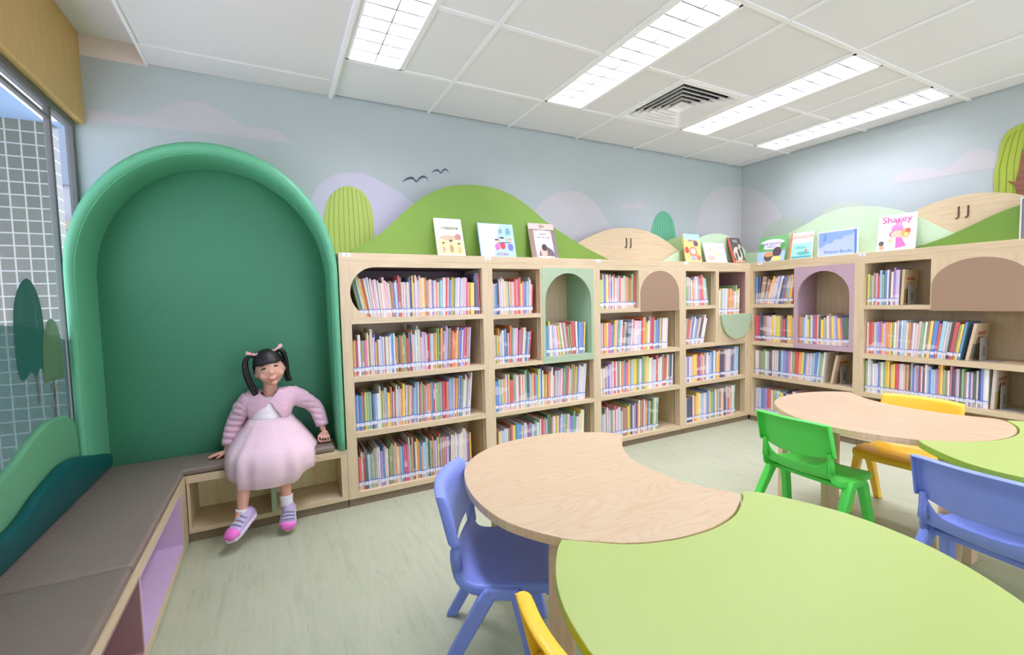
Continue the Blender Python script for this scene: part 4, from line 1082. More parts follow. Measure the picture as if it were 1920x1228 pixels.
# ------------------------------------------------------------------ benches
t = thing('bench', 'oak bench box with open cubbies under the padded nook', 'bench', (0, 0, 0))
xa, xb = -4.609, -3.8595
obj('top_board', bx(xa, xb, -D, -.03, BT - .038, BT), M['oak_h'], t)
obj('bottom_board', bx(xa, xb, -D, -.03, ZB, .068), M['oak_h'], t)
obj('side_panel', bx(xb - .034, xb, -D, -.03, .068, BT - .038), M['oak'], t)
obj('back_panel', bx(xa, xb - .034, -.045, -.03, .068, BT - .038), M['oak_lit'], t)
obj('side_panel', bx(xa, xa + .012, -D + .006, -.045, .068, BT - .038), M['oak'], t)
obj('divider', bx(-4.246, -4.222, -D + .001, -.045, .068, BT - .038), M['mint'], t, label='mint green divider')
obj('kickboard', bx(xa, xb - .002, -D + .008, -D + .024, 0, ZB), M['kick'], t)
t = thing('bench', 'long oak bench box with lilac and rose cubbies along the window', 'bench', (0, 0, 0))
XF = -4.611
ya, yb = -3.0, -.03
obj('top_board', bx(-5.015, XF, ya, yb, BT - .032, BT), M['oak_hy'], t)
obj('bottom_board', bx(-5.015, XF, ya, yb, .012, .048), M['oak_hy'], t)
obj('plinth', bx(-5.015, XF - .02, ya, yb, 0, .012), M['kick'], t)
obj('back_panel', bx(-5.015, -5.0, ya, yb, .048, BT - .032), M['oak_lit'], t)
obj('end_stile', bx(XF - .02, XF, -.452, -.325, .048, BT - .032), M['oak'], t)
def liner(y0, y1, m, lab):
    bm = NB(); e = .012
    box(bm, XF - .30, XF - .001, y0, y0 + e, .048, BT - .032); box(bm, XF - .30, XF - .001, y1 - e, y1, .048, BT - .032)
    box(bm, XF - .30, XF - .001, y0 + e, y1 - e, .048, .048 + e); box(bm, XF - .30, XF - .001, y0 + e, y1 - e, BT - .032 - e, BT - .032)
    box(bm, XF - .31, XF - .30, y0, y1, .048, BT - .032)
    obj('cubby', bm, m, t, label=lab)
liner(-1.188, -.452, M['lilac_in'], 'lilac lined cubby')
liner(-1.94, -1.190, M['mauve_light'], 'dusty rose lined cubby')
liner(-2.70, -1.942, M['mint_deep'], 'mint lined cubby')

# seat pads
def pad(name, label, outline, z0, z1, m, group):
    bm = NB(); prism(bm, outline, toF, z0, z1)
    o = obj(name, bm, m, bevel=.012, seg=4)
    for p in o.data.polygons: p.use_smooth = True
    return tag(o, label, 'seat pad', group)
pad('seat_pad', 'taupe corner seat pad running from the window bench into the nook', [(-4.985, -1.248), (-4.613, -1.248), (-4.613, -.321), (-3.922, -.321), (-3.922, -.062), (-4.985, -.062)], BT + .001, .371, M['taupe_vinyl'], 'taupe bench seat pads')
pad('seat_pad', 'taupe seat pad on the window bench nearest the viewer', [(-4.985, -2.40), (-4.613, -2.40), (-4.613, -1.252), (-4.985, -1.252)], BT + .001, .371, M['taupe_vinyl'], 'taupe bench seat pads')

def wave(name, label, prof, x0, x1, z0, m, round_=.014):
    """upright cushion with a wavy top; prof = (y, z) from far to near"""
    P = [tuple(p) for p in spline(prof, 6)]
    bm = NB()
    secs = []
    w = x1 - x0
    rows = []
    for y, z in P:
        ring = [Vector((x1, y, z0))]
        ring += [Vector((x1 + .004, y, z0 + (z - z0) * .5))]
        for k in range(7):
            a = PI * k / 6
            ring.append(Vector(((x0 + x1) / 2 + w / 2 * math.cos(a), y, z - round_ + round_ * math.sin(a))))
        ring.append(Vector((x0, y, z0)))
        rows.append(ring)
    V = grid(bm, rows)
    bm.faces.new(V[0]); bm.faces.new(V[-1][::-1])
    for i in range(len(V) - 1): bm.faces.new((V[i][0], V[i][-1], V[i + 1][-1], V[i + 1][0]))
    o = obj(name, bm, m, smooth=True)
    md = o.modifiers.new('edge', 'BEVEL'); md.width = .006; md.segments = 2; md.limit_method = 'ANGLE'; md.angle_limit = R(60)
    return tag(o, label, 'wave cushion', 'wave-shaped back cushions')
TP = [(-.062, .438), (-.148, .462), (-.262, .490), (-.38, .520), (-.473, .542), (-.55, .550), (-.62, .550), (-.738, .533), (-.838, .512), (-.928, .487), (-1.019, .474), (-1.118, .477), (-1.25, .50), (-1.4, .53), (-1.6, .53), (-1.8, .48), (-2.0, .46), (-2.3, .50)]
wave('wave_cushion', 'dark teal wave-topped cushion standing on the window bench pads', TP, -4.983, -4.944, .372, M['teal_vinyl'])
LP = [(-.338, .655), (-.37, .690), (-.444, .716), (-.557, .729), (-.648, .719), (-.748, .692), (-.878, .645), (-.987, .622), (-1.15, .62), (-1.3, .66), (-1.5, .70), (-1.7, .68), (-1.95, .60), (-2.3, .62)]
wave('wave_cushion', 'taller sage green wave-topped cushion below the window', LP, -5.016, -4.986, .336, M['wave_green'])

# ------------------------------------------------------------------ tables
def outline_table(label, pts, wood_m, edge_m, legs, zt=.575, th=.026, group='crescent-shaped children\'s tables', lm=None):
    cx = sum(p[0] for p in pts) / len(pts); cy = sum(p[1] for p in pts) / len(pts)
    t = thing('crescent_table', label, 'table', (cx, cy, 0), 0, group)
    P = [(p[0] - cx, p[1] - cy) for p in pts]
    bm = NB(); prism(bm, P, toF, zt - th, zt)
    for f in bm.faces:
        if len(f.verts) == 4: f.material_index = 1
    obj('table_top', bm, [wood_m, edge_m], t, bevel=.0022, seg=2)
    for lx, ly, ang in legs:
        # bent-ply leg: plank that curls under the top
        bm = NB(); w = .032; rows = []
        path = [(0, 0, .030), (0, .2, .030), (0, .42, .030), (.002, .485, .030), (.012, .520, .029), (.034, .541, .027), (.085, zt - th - .014, .024)]
        for px, z, hh in path:
            a, b = (px - .015, px + .015)
            rows.append((px, z))
        n = len(rows)
        Lr = []
        for i, (px, z) in enumerate(rows):
            d = Vector((rows[min(i + 1, n - 1)][0] - rows[max(i - 1, 0)][0], rows[min(i + 1, n - 1)][1] - rows[max(i - 1, 0)][1])).normalized()
            q = Vector((d.y, -d.x)) * .014
            Lr.append([bm.verts.new((px + s * q.x, y, min(zt - th - .0005, max(0, z + s * q.y)))) for s, y in ((1, -w), (1, w), (-1, w), (-1, -w))])
        for i in range(n - 1):
            for k in range(4): bm.faces.new((Lr[i][k], Lr[i][(k + 1) % 4], Lr[i + 1][(k + 1) % 4], Lr[i + 1][k]))
        bm.faces.new(Lr[0]); bm.faces.new(Lr[-1])
        o = obj('leg', bm, M['leg_wood'], t, bevel=.003)
        o.location = (lx - cx, ly - cy, 0); o.rotation_euler = (0, 0, R(ang))
    return t
TW1 = [(-2.989,-1.426),(-2.932,-1.472),(-2.905,-1.508),(-2.904,-1.531),(-2.92,-1.552),(-2.958,-1.588),(-3.035,-1.695),(-3.076,-1.797),(-3.083,-1.906),(-3.078,-1.993),(-3.052,-2.067),(-3.02,-2.124),(-3.01,-2.148),(-3.017,-2.163),(-3.042,-2.181),(-3.129,-2.224),(-3.208,-2.242),(-3.282,-2.245),(-3.375,-2.232),(-3.467,-2.198),(-3.523,-2.159),(-3.577,-2.116),(-3.623,-2.055),(-3.665,-1.978),(-3.685,-1.903),(-3.69,-1.795),(-3.676,-1.687),(-3.648,-1.593),(-3.615,-1.525),(-3.559,-1.455),(-3.487,-1.4),(-3.381,-1.356),(-3.233,-1.342),(-3.099,-1.365)]
P1 = [tuple(p) for p in spline(TW1, 4, True)]
LEDGE = M['leg_wood']
outline_table('near crescent table with a light ash grain top, by the blue chair', P1, M['table_wood'], LEDGE, [(-3.555, -2.035, 40), (-3.46, -1.44, -40), (-3.06, -1.50, -125)])
# lime table: its notch follows the ash table's rim
edge = [(-3.592,-2.108),(-3.523,-2.165),(-3.467,-2.205),(-3.375,-2.239),(-3.282,-2.252),(-3.208,-2.249),(-3.129,-2.231),(-3.042,-2.188),(-3.008,-2.166),(-2.995,-2.152)]
TG1 = edge + [(-2.977,-2.152),(-2.942,-2.185),(-2.902,-2.28),(-2.879,-2.361),(-2.875,-2.433),(-2.883,-2.511),(-2.905,-2.584),(-2.945,-2.661),(-3.0,-2.735),(-3.08,-2.80),(-3.18,-2.845),(-3.30,-2.865),(-3.42,-2.855),(-3.54,-2.81),(-3.64,-2.73),(-3.715,-2.62),(-3.755,-2.51),(-3.757,-2.429),(-3.753,-2.4),(-3.746,-2.362),(-3.733,-2.311),(-3.712,-2.259),(-3.688,-2.214),(-3.66,-2.172),(-3.632,-2.136),(-3.606,-2.111)]
P2 = [tuple(p) for p in spline(TG1, 4, True)]
outline_table('big lime green crescent table nearest the viewer', P2, M['lime_top'], M['lime_edge'], [(-3.60, -2.26, 20), (-3.55, -2.62, 40), (-3.05, -2.68, 130), (-3.0, -2.30, -150)])
TW2 = [(-1.809,-1.5),(-1.892,-1.564),(-1.977,-1.658),(-2.040,-1.766),(-2.060,-1.868),(-2.060,-1.931),(-2.055,-1.99),(-2.038,-2.057),(-2.008,-2.127),(-1.974,-2.19),(-1.921,-2.243),(-1.856,-2.288),(-1.801,-2.315),(-1.738,-2.336),(-1.651,-2.348),(-1.581,-2.346),(-1.515,-2.335),(-1.445,-2.312),(-1.378,-2.275),(-1.345,-2.24),(-1.350,-2.204),(-1.372,-2.151),(-1.398,-2.06),(-1.406,-1.933),(-1.386,-1.829),(-1.345,-1.727),(-1.277,-1.639),(-1.238,-1.597),(-1.240,-1.569),(-1.295,-1.515),(-1.405,-1.462),(-1.526,-1.440),(-1.647,-1.447),(-1.735,-1.468)]
P3 = [tuple(p) for p in spline(TW2, 4, True)]
outline_table('further crescent table with a straight ash grain top, between the green and yellow chairs', P3, M['table_wood2'], LEDGE, [(-1.840, -1.795, 30), (-1.80, -1.545, -40), (-1.43, -1.60, -130), (-1.62, -2.24, 90)])
edge2 = [(-1.967,-2.199),(-1.921,-2.250),(-1.856,-2.295),(-1.801,-2.322),(-1.738,-2.343),(-1.651,-2.355),(-1.581,-2.353),(-1.515,-2.342),(-1.44,-2.318),(-1.372,-2.280),(-1.352,-2.262)]
TG2 = edge2 + [(-1.322,-2.275),(-1.285,-2.34),(-1.262,-2.44),(-1.262,-2.55),(-1.29,-2.68),(-1.36,-2.80),(-1.48,-2.90),(-1.63,-2.945),(-1.80,-2.935),(-1.96,-2.86),(-2.08,-2.75),(-2.15,-2.62),(-2.170,-2.50),(-2.166,-2.436),(-2.145,-2.375),(-2.095,-2.298),(-2.032,-2.226),(-1.990,-2.192)]
P4 = [tuple(p) for p in spline(TG2, 4, True)]
outline_table('further lime green crescent table cut off behind the second blue chair', P4, M['lime_top'], M['lime_edge'], [(-2.02, -2.30, 30), (-1.40, -2.45, 180), (-1.95, -2.75, 60), (-1.5, -2.8, 110)])

# ------------------------------------------------------------------ chairs
def chair(label, m, loc, yaw):
    t = thing('child_chair', label, 'chair', (loc[0], loc[1], 0), R(yaw), 'moulded plastic children\'s chairs')
    # seat running up into the lower back
    prof = [(.208, .318, .150), (.206, .334, .157), (.196, .345, .163), (.172, .349, .167), (.11, .346, .170), (.05, .340, .171), (-.005, .338, .169), (-.045, .345, .163), (-.07, .362, .154), (-.084, .388, .147), (-.092, .412, .144)]
    NV = 14
    rows = []
    def pt(i, v):
        x, z, hw = prof[i]
        s = i / (len(prof) - 1)
        back = max(0, min(1, (s - .62) / .3))
        dish = (.010 * v * v) * (1 - back)
        cx = .020 * v * v * back
        zz = z + dish * (0 if i < 2 else 1)
        if i == len(prof) - 1: zz = .406 + .055 * v ** 6
        return Vector((x + cx, hw * v, zz))
    for i in range(len(prof)):
        rw = [pt(i, j / NV * 2 - 1) for j in range(NV + 1)]
        # rim folded under / outward along both sides
        nx = Vector((prof[min(i + 1, len(prof) - 1)][0] - prof[max(i - 1, 0)][0], 0, prof[min(i + 1, len(prof) - 1)][1] - prof[max(i - 1, 0)][1]))
        nrm = Vector((nx.z, 0, -nx.x)).normalized()
        if nrm.z > 0 or (abs(nrm.z) < .3 and nrm.x > 0): nrm = -nrm
        e = .030
        l, r = rw[0], rw[-1]
        rw = [l + nrm * e + Vector((0, -.004, 0)), l + nrm * .006 + Vector((0, -.004, 0))] + rw + [r + nrm * .006 + Vector((0, .004, 0)), r + nrm * e + Vector((0, .004, 0))]
        rows.append(rw)
    bm = NB(); grid(bm, rows)
    obj('seat', bm, m, t, smooth=True, solid=.007, subd=1)
    # backrest shell with a rim turned backwards
    rows = []
    for i in range(9):
        s = i / 8
        rw = []
        for j in range(NV + 1):
            v = j / NV * 2 - 1
            hw = .166 - .006 * s
            z0 = .436 + .020 * v * v; z1 = .606 - .006 * v ** 4
            z = z0 + (z1 - z0) * s
            x = -.092 - .036 * s + .030 * v * v
            rw.append(Vector((x, hw * v, z)))
        back = Vector((-.032, 0, .004))
        rw = [rw[0] + back + Vector((0, -.001, 0)), rw[0] + back * .35 + Vector((0, -.004, 0))] + rw + [rw[-1] + back * .35 + Vector((0, .004, 0)), rw[-1] + back + Vector((0, .001, 0))]
        rows.append(rw)
    top_row = rows[8]
    for k in (.4, 1.0):
        nn = len(rows[8])
        rows.append([p + Vector((-.031 * k * {0: .0, 1: .55}.get(min(q, nn - 1 - q), 1), 0, .003 * (1 if k < .5 else 0))) for q, p in enumerate(rows[8])])
    bm = NB(); grid(bm, rows)
    obj('backrest', bm, m, t, smooth=True, solid=.007, subd=1)
    # posts between seat and backrest at both sides, moulded in one with the lower back
    for s in (-1, 1):
        bm = NB()
        tube(bm, [(-.074, s * .150, .385), (-.076, s * .150, .43), (-.080, s * .148, .475)], [.016, .013, .012], 8)
        obj('post', bm, m, t, smooth=True)
    # splayed legs meeting in a shoulder beside the seat
    def leg(P, W):
        bm = NB(); ring = []
        for (x, y, z), (a, b) in zip(P, W):
            ring.append([bm.verts.new((x + dx * a, y + dy * b, z)) for dx, dy in ((-1, -1), (1, -1), (1, 1), (-1, 1))])
        for i in range(len(ring) - 1):
            for k in range(4): bm.faces.new((ring[i][k], ring[i][(k + 1) % 4], ring[i + 1][(k + 1) % 4], ring[i + 1][k]))
        bm.faces.new(ring[0]); bm.faces.new(ring[-1])
        return obj('leg', bm, m, t, bevel=.007, seg=3)
    for s in (-1, 1):
        leg([(.166, s * .196, 0), (.130, s * .184, .20), (.102, s * .176, .322), (.094, s * .174, .346)], [(.019, .015), (.020, .016), (.021, .018), (.019, .015)])
        leg([(-.168, s * .198, 0), (-.07, s * .186, .18), (.010, s * .176, .318), (.028, s * .174, .346)], [(.020, .015), (.022, .016), (.025, .018), (.022, .015)])
        bm = NB(); box(bm, .015, .105, s * .176 - .017, s * .176 + .017, .318, .350)
        obj('shoulder', bm, m, t, bevel=.008, seg=3)
    bm = NB(); box(bm, .0, .10, -.165, .165, .305, .325); obj('under_rib', bm, m, t, bevel=.004)
    return t
chair('periwinkle blue chair drawn up to the near ash table', M['blue_plastic'], (-3.616, -1.706), -30.7)
chair('bright green chair with its back turned, between the two ash tables', M['green_plastic'], (-2.047, -1.806), -3)
chair('yellow chair facing the viewer behind the further ash table', M['yellow_plastic'], (-1.387, -1.935), -179)
chair('periwinkle blue chair with its back turned, at the further lime table', M['blue_plastic'], (-2.21, -2.469), -9)
chair('yellow chair cut off at the near lime table', M['yellow_plastic'], (-3.686, -2.432), 0)

# ------------------------------------------------------------------ the child on the nook bench
def baked(bm, voxel, smooth_it=6, skin=None):
    """evaluate a skin skeleton (optional), merge with BM's solids and fuse everything into one surface"""
    me = bpy.data.meshes.new('fuse')
    if skin:
        verts, edges, rad = skin
        sm = bpy.data.meshes.new('skel'); sm.from_pydata([tuple(v) for v in verts], edges, [])
        so = bpy.data.objects.new('skel', sm); C.objects.link(so)
        so.modifiers.new('skin', 'SKIN'); so.modifiers['skin'].use_smooth_shade = True
        md = so.modifiers.new('sub', 'SUBSURF'); md.levels = 2
        for i, r in enumerate(rad):
            sm.skin_vertices[0].data[i].radius = r if isinstance(r, tuple) else (r, r)
        sm.skin_vertices[0].data[0].use_root = True
        bpy.context.view_layer.update()
        ev = bpy.data.meshes.new_from_object(so.evaluated_get(bpy.context.evaluated_depsgraph_get()))
        bm.from_mesh(ev); bpy.data.objects.remove(so)
    bm.to_mesh(me); bm.free()
    o = bpy.data.objects.new('fuse', me); C.objects.link(o)
    rm = o.modifiers.new('r', 'REMESH'); rm.mode = 'VOXEL'; rm.voxel_size = voxel; rm.use_smooth_shade = True
    if smooth_it:
        ms = o.modifiers.new('s', 'SMOOTH'); ms.factor = .5; ms.iterations = smooth_it
    bpy.context.view_layer.update()
    out = bpy.data.meshes.new_from_object(o.evaluated_get(bpy.context.evaluated_depsgraph_get()))
    bpy.data.objects.remove(o)
    b2 = NB(); b2.from_mesh(out)
    return b2
def blob(bm, c, r, M=None, u=24, v=16, fn=None):
    rows = []
    T = M or Matrix()
    c = Vector(c)
    top = bm.verts.new(T @ (c + (fn(Vector((0, 0, 1))) if fn else Vector((0, 0, r[2])))))
    bot = bm.verts.new(T @ (c + (fn(Vector((0, 0, -1))) if fn else Vector((0, 0, -r[2])))))
    for i in range(1, v):
        a = PI * i / v; rw = []
        for j in range(u):
            b = 2 * PI * j / u
            d = Vector((math.sin(a) * math.cos(b), math.sin(a) * math.sin(b), math.cos(a)))
            p = fn(d) if fn else Vector((d.x * r[0], d.y * r[1], d.z * r[2]))
            rw.append(bm.verts.new(T @ (c + p)))
        rows.append(rw)
    for j in range(u):
        bm.faces.new((top, rows[0][j], rows[0][(j + 1) % u])); bm.faces.new((bot, rows[-1][(j + 1) % u], rows[-1][j]))
    for i in range(len(rows) - 1):
        for j in range(u): bm.faces.new((rows[i][j], rows[i + 1][j], rows[i + 1][(j + 1) % u], rows[i][(j + 1) % u]))

def biggest(b):
    seen = set(); best = []
    for v in b.verts:
        if v in seen: continue
        st, comp = [v], []
        seen.add(v)
        while st:
            q = st.pop(); comp.append(q)
            for e in q.link_edges:
                w_ = e.other_vert(q)
                if w_ not in seen: seen.add(w_); st.append(w_)
        if len(comp) > len(best): best = comp
    keep = set(best)
    print('ISLAND kept', len(best), 'of', len(b.verts), [min(getattr(v.co, a) for v in best) for a in 'xyz'], [max(getattr(v.co, a) for v in best) for a in 'xyz'])
    bmesh.ops.delete(b, geom=[v for v in b.verts if v not in keep], context='VERTS')
    return b

HM = Matrix.Translation((-4.222, -.232, .822)) @ Matrix.Rotation(R(4), 4, 'Z') @ Matrix.Rotation(R(-11), 4, 'Y') @ Matrix.Rotation(R(-3), 4, 'X')
def head_fn(d):
    rx, ry, rz = .0675, .078, .092
    p = Vector((d.x * rx, d.y * ry, d.z * rz))
    if d.z < 0:
        k = -d.z
        p.x *= 1 - .20 * k ** 2.2; p.y *= 1 - .12 * k ** 2
        if d.y < 0: p.x *= 1 + .08 * math.sin(PI * min(1, k * 1.3))      # full cheeks
    if d.y < 0: p.y *= .93
    return p
sk_v = [(-4.24, -.20, .452), (-4.238, -.198, .535), (-4.232, -.192, .615), (-4.226, -.198, .685), (-4.223, -.212, .745),
        (-4.318, -.188, .662), (-4.372, -.175, .595), (-4.405, -.165, .53), (-4.424, -.18, .465), (-4.440, -.196, .408),
        (-4.125, -.188, .662), (-4.055, -.17, .62), (-3.995, -.16, .572), (-3.980, -.185, .51), (-3.968, -.205, .448),
        (-4.285, -.235, .442), (-4.315, -.325, .425), (-4.340, -.392, .385), (-4.358, -.432, .28), (-4.370, -.455, .168), (-4.385, -.485, .125), (-4.408, -.520, .095),
        (-4.190, -.235, .442), (-4.188, -.325, .425), (-4.186, -.392, .385), (-4.180, -.425, .28), (-4.176, -.430, .18), (-4.174, -.437, .13), (-4.175, -.450, .08)]
sk_e = [(0, 1), (1, 2), (2, 3), (3, 4), (2, 5), (5, 6), (6, 7), (7, 8), (8, 9), (2, 10), (10, 11), (11, 12), (12, 13), (13, 14),
        (0, 15), (15, 16), (16, 17), (17, 18), (18, 19), (19, 20), (20, 21), (0, 22), (22, 23), (23, 24), (24, 25), (25, 26), (26, 27), (27, 28)]
sk_r = [(.082, .066), (.074, .060), (.074, .058), .036, .032, .032, .027, .024, .021, .0165, .032, .027, .024, .021, .0165,
        .054, .047, .037, .033, .023, .022, .018, .054, .047, .037, .033, .023, .022, .018]
bm = NB()
blob(bm, (0, 0, 0), None, HM, 40, 28, head_fn)
blob(bm, (0, -.0715, -.018), (.0092, .0095, .0085), HM); blob(bm, (0, -.068, -.006), (.007, .007, .014), HM)
for s in (-1, 1):
    blob(bm, (s * .068, .010, -.012), (.010, .016, .022), HM)
    blob(bm, (s * .037, -.050, -.030), (.021, .012, .019), HM)       # cheeks
blob(bm, (0, -.062, -.0455), (.020, .010, .0045), HM); blob(bm, (0, -.0615, -.0545), (.016, .010, .005), HM)
blob(bm, (0, -.050, -.076), (.018, .018, .012), HM)
tube(bm, [sk_v[3], (-4.222, -.215, .79)], [.036, .034], 14)
# her right hand: flat on the pad, fingers pointing along the bench
blob(bm, (-4.460, -.200, .392), (.026, .021, .0105))
for k, (dy, ln) in enumerate(((-.016, .040), (-.0055, .046), (.005, .043), (.0145, .034))):
    y = -.201 + dy
    tube(bm, [(-4.470, y, .391), (-4.486, y + dy * .15, .390), (-4.482 - ln * .6, y + dy * .4, .3845), (-4.482 - ln, y + dy * .55, .3785)], [.0072, .0066, .0060, .0048], 8)
tube(bm, [(-4.452, -.214, .392), (-4.463, -.230, .387), (-4.477, -.238, .381), (-4.489, -.240, .3785)], [.008, .0072, .0062, .005], 8)
# her left hand: leaning on folded fingers
blob(bm, (-3.962, -.219, .418), (.021, .016, .024), Matrix())
for k, (dx, ln) in enumerate(((-.018, 1), (-.006, 1.12), (.006, 1.05), (.017, .85))):
    x = -3.961 + dx
    tube(bm, [(x, -.226, .412), (x + dx * .2, -.243, .402), (x + dx * .3, -.250 - .004 * ln, .388), (x + dx * .3, -.243, .3785), (x + dx * .2, -.229, .379)], [.0075, .0072, .0066, .006, .005], 8)
tube(bm, [(-3.980, -.216, .424), (-3.996, -.228, .410), (-3.998, -.240, .394), (-3.990, -.246, .382)], [.008, .0072, .0062, .005], 8)
for a, b_ in sk_e:                       # tapered limbs and trunk, closed and overlapping at every joint
    ra, rb = sk_r[a], sk_r[b_]
    A_, B_ = Vector(sk_v[a]), Vector(sk_v[b_])
    if isinstance(ra, tuple) and isinstance(rb, tuple):
        V = [[bm.verts.new(A_.lerp(B_, t_) + Vector(((ra[0] + (rb[0] - ra[0]) * t_) * math.cos(2 * PI * k / 24), (ra[1] + (rb[1] - ra[1]) * t_) * math.sin(2 * PI * k / 24), 0))) for k in range(24)] for t_ in (0, 1)]
        for k in range(24): bm.faces.new((V[0][k], V[0][(k + 1) % 24], V[1][(k + 1) % 24], V[1][k]))
        bm.faces.new(V[0][::-1]); bm.faces.new(V[1])
    else:
        fa = ra if not isinstance(ra, tuple) else rb; fb = rb if not isinstance(rb, tuple) else ra
        tube(bm, [A_, B_], [fa, fb], 16)
for v_, r_ in zip(sk_v, sk_r):
    rr = (r_[0], r_[1], .05) if isinstance(r_, tuple) else (r_, r_, r_)
    blob(bm, v_, rr, None, 18, 12)
bmesh.ops.recalc_face_normals(bm, faces=bm.faces[:])
body = biggest(baked(bm, .0028, 6))
girl = obj('person', body, M['skin'], smooth=True)
tag(girl, 'small child in a pink cardigan and pale tulle skirt sitting in the green nook', 'person')
# face
for s in (-1, 1):
    bm = NB()
    P = [(s * .027 + .014 * (k / 8 * 2 - 1), -.0648 - .0035 * (1 - (k / 8 * 2 - 1) ** 2) + abs(s * .027 + .014 * (k / 8 * 2 - 1)) ** 2 * 4.2, .006 + .0045 * (1 - (k / 8 * 2 - 1) ** 2)) for k in range(9)]
    tube(bm, [HM @ Vector(p) for p in P], [.0016, .0030, .0040, .0046, .0048, .0046, .0040, .0030, .0016], 8)
    obj('eye', bm, M['hair'], girl, smooth=True)
    bm = NB()
    P = [(s * .029 + .016 * (k / 6 * 2 - 1), -.0665 + abs(s * .029 + .016 * (k / 6 * 2 - 1)) ** 2 * 4.4, .022 + .003 * (1 - (k / 6 * 2 - 1) ** 2)) for k in range(7)]
    tube(bm, [HM @ Vector(p) for p in P], [.0008, .0015, .0018, .0018, .0018, .0014, .0008], 6)
    obj('eyebrow', bm, M['hair'], girl, smooth=True)
bm = NB()
P = [(.022 * (k / 8 * 2 - 1), -.0715 + abs(.022 * (k / 8 * 2 - 1)) ** 2 * 14, -.046 - .0075 * (1 - (k / 8 * 2 - 1) ** 2)) for k in range(9)]
tube(bm, [HM @ Vector(p) for p in P], [.0012, .0024, .0032, .0036, .0038, .0036, .0032, .0024, .0012], 8)
mo = obj('mouth', bm, M['lip'], girl, smooth=True)
bm = NB()
tube(bm, [HM @ Vector((p[0] * .7, p[1] - .0016 - .0012, p[2] + .0026)) for p in P[1:-1]], .0017, 6)
obj('teeth', bm, M['tooth'], mo, smooth=True)
# hair: cap with a straight fringe, two bunches with bows
bm = NB()
def hair_fn(d):
    p = head_fn(d); n = 1.10
    q = Vector((p.x * 1.115, p.y * 1.11, p.z * 1.085 + .002))
    return q
blob(bm, (0, .003, .004), None, HM, 48, 40, hair_fn)
HI = HM.inverted()
kill = []
for v in bm.verts:
    p = HI @ v.co
    fringe = .026 + .0025 * math.sin(p.x * 260)
    if (p.y < -.012 and p.z < fringe) or p.z < -.055 or (p.y < .02 and p.z < -.01 and p.y >= -.012): kill.append(v)
bmesh.ops.delete(bm, geom=kill, context='VERTS')
hair_m = M['hair']
nt, N, L, b = nodes(hair_m)
tc = N.new('ShaderNodeTexCoord'); mp = N.new('ShaderNodeMapping'); mp.inputs['Scale'].default_value = (240, 240, 18); L.new(tc.outputs['Object'], mp.inputs['Vector'])
nz = N.new('ShaderNodeTexNoise'); nz.inputs['Scale'].default_value = 1; L.new(mp.outputs['Vector'], nz.inputs['Vector'])
bp = N.new('ShaderNodeBump'); bp.inputs['Strength'].default_value = .6; bp.inputs['Distance'].default_value = .003; L.new(nz.outputs['Fac'], bp.inputs['Height']); L.new(bp.outputs['Normal'], b.inputs['Normal'])
obj('hair', bm, M['hair'], girl, smooth=True, solid=.006)
bunch = {1: [(.055, .012, .078), (.078, .010, .080), (.088, .016, .055), (.086, .028, .0), (.078, .040, -.06), (.082, .044, -.098)],
         -1: [(-.052, .008, .078), (-.082, .004, .086), (-.104, .004, .055), (-.110, .006, -.005), (-.104, .010, -.065), (-.092, .012, -.12)]}
for s in (-1, 1):
    bm = NB(); rnd = random.Random(s + 5)
    for k in range(9):
        o_ = Vector((rnd.uniform(-1, 1), rnd.uniform(-1, 1), 0)) * .010
        P = [Vector(p) + o_ * (0.25 + .28 * i) for i, p in enumerate(bunch[s])]
        tube(bm, [HM @ p for p in spline(P, 4)], [.004 + .006 * math.sin(PI * min(1, (i + 2) / 24)) * (1 - i / 30) for i in range(21)], 6)
    obj('hair_bunch', bm, M['hair'], girl, smooth=True)
    bm = NB()
    c0 = HM @ Vector((s * .056, -.016, .094))
    for q in (-1, 1):
        P = [Vector((0, 0, 0)), Vector((q * .016, -.003, .010)), Vector((q * .034, 0, .012)), Vector((q * .036, .002, -.006)), Vector((q * .016, 0, -.007))]
        RM = HM.to_3x3() @ Matrix.Rotation(R(-s * 24), 3, 'Y')
        a = [bm.verts.new(c0 + RM @ (p + Vector((0, -.004, 0)))) for p in P]; b_ = [bm.verts.new(c0 + RM @ (p + Vector((0, .005, 0)))) for p in P]
        bm.faces.new(a); bm.faces.new(b_[::-1])
        for i in range(5): bm.faces.new((a[i], a[(i + 1) % 5], b_[(i + 1) % 5], b_[i]))
    blob(bm, c0, (.007, .007, .007))
    obj('hair_bow', bm, M['pink_bow'], girl, bevel=.0015)
# cardigan
cv = [sk_v[i] for i in (1, 2, 3)] + [sk_v[i] for i in range(5, 10)] + [sk_v[i] for i in range(10, 15)]
cv[0] = (-4.236, -.200, .495)
cv[7] = (-4.434, -.191, .428); cv[12] = (-3.971, -.200, .470)
ce = [(0, 1), (1, 2), (1, 3), (3, 4), (4, 5), (5, 6), (6, 7), (1, 8), (8, 9), (9, 10), (10, 11), (11, 12)]
cr = [(.118, .098), (.108, .086), .052, .052, .046, .043, .039, .032, .052, .046, .043, .039, .032]
bm = NB()
for a, b_, r0, r1 in ((3, 4, .05, .046), (8, 9, .05, .046)): tube(bm, [cv[a], cv[b_]], [r0, r1], 14)
for i in (7, 12):
    a = Vector(cv[i]); d = (a - Vector(cv[i - 1])).normalized()
    tube(bm, [a - d * .03, a + d * .004], [.034, .031], 14)
cg = baked(bm, .0045, 5, (cv, ce, cr))
kill = []
rnd = random.Random(3)
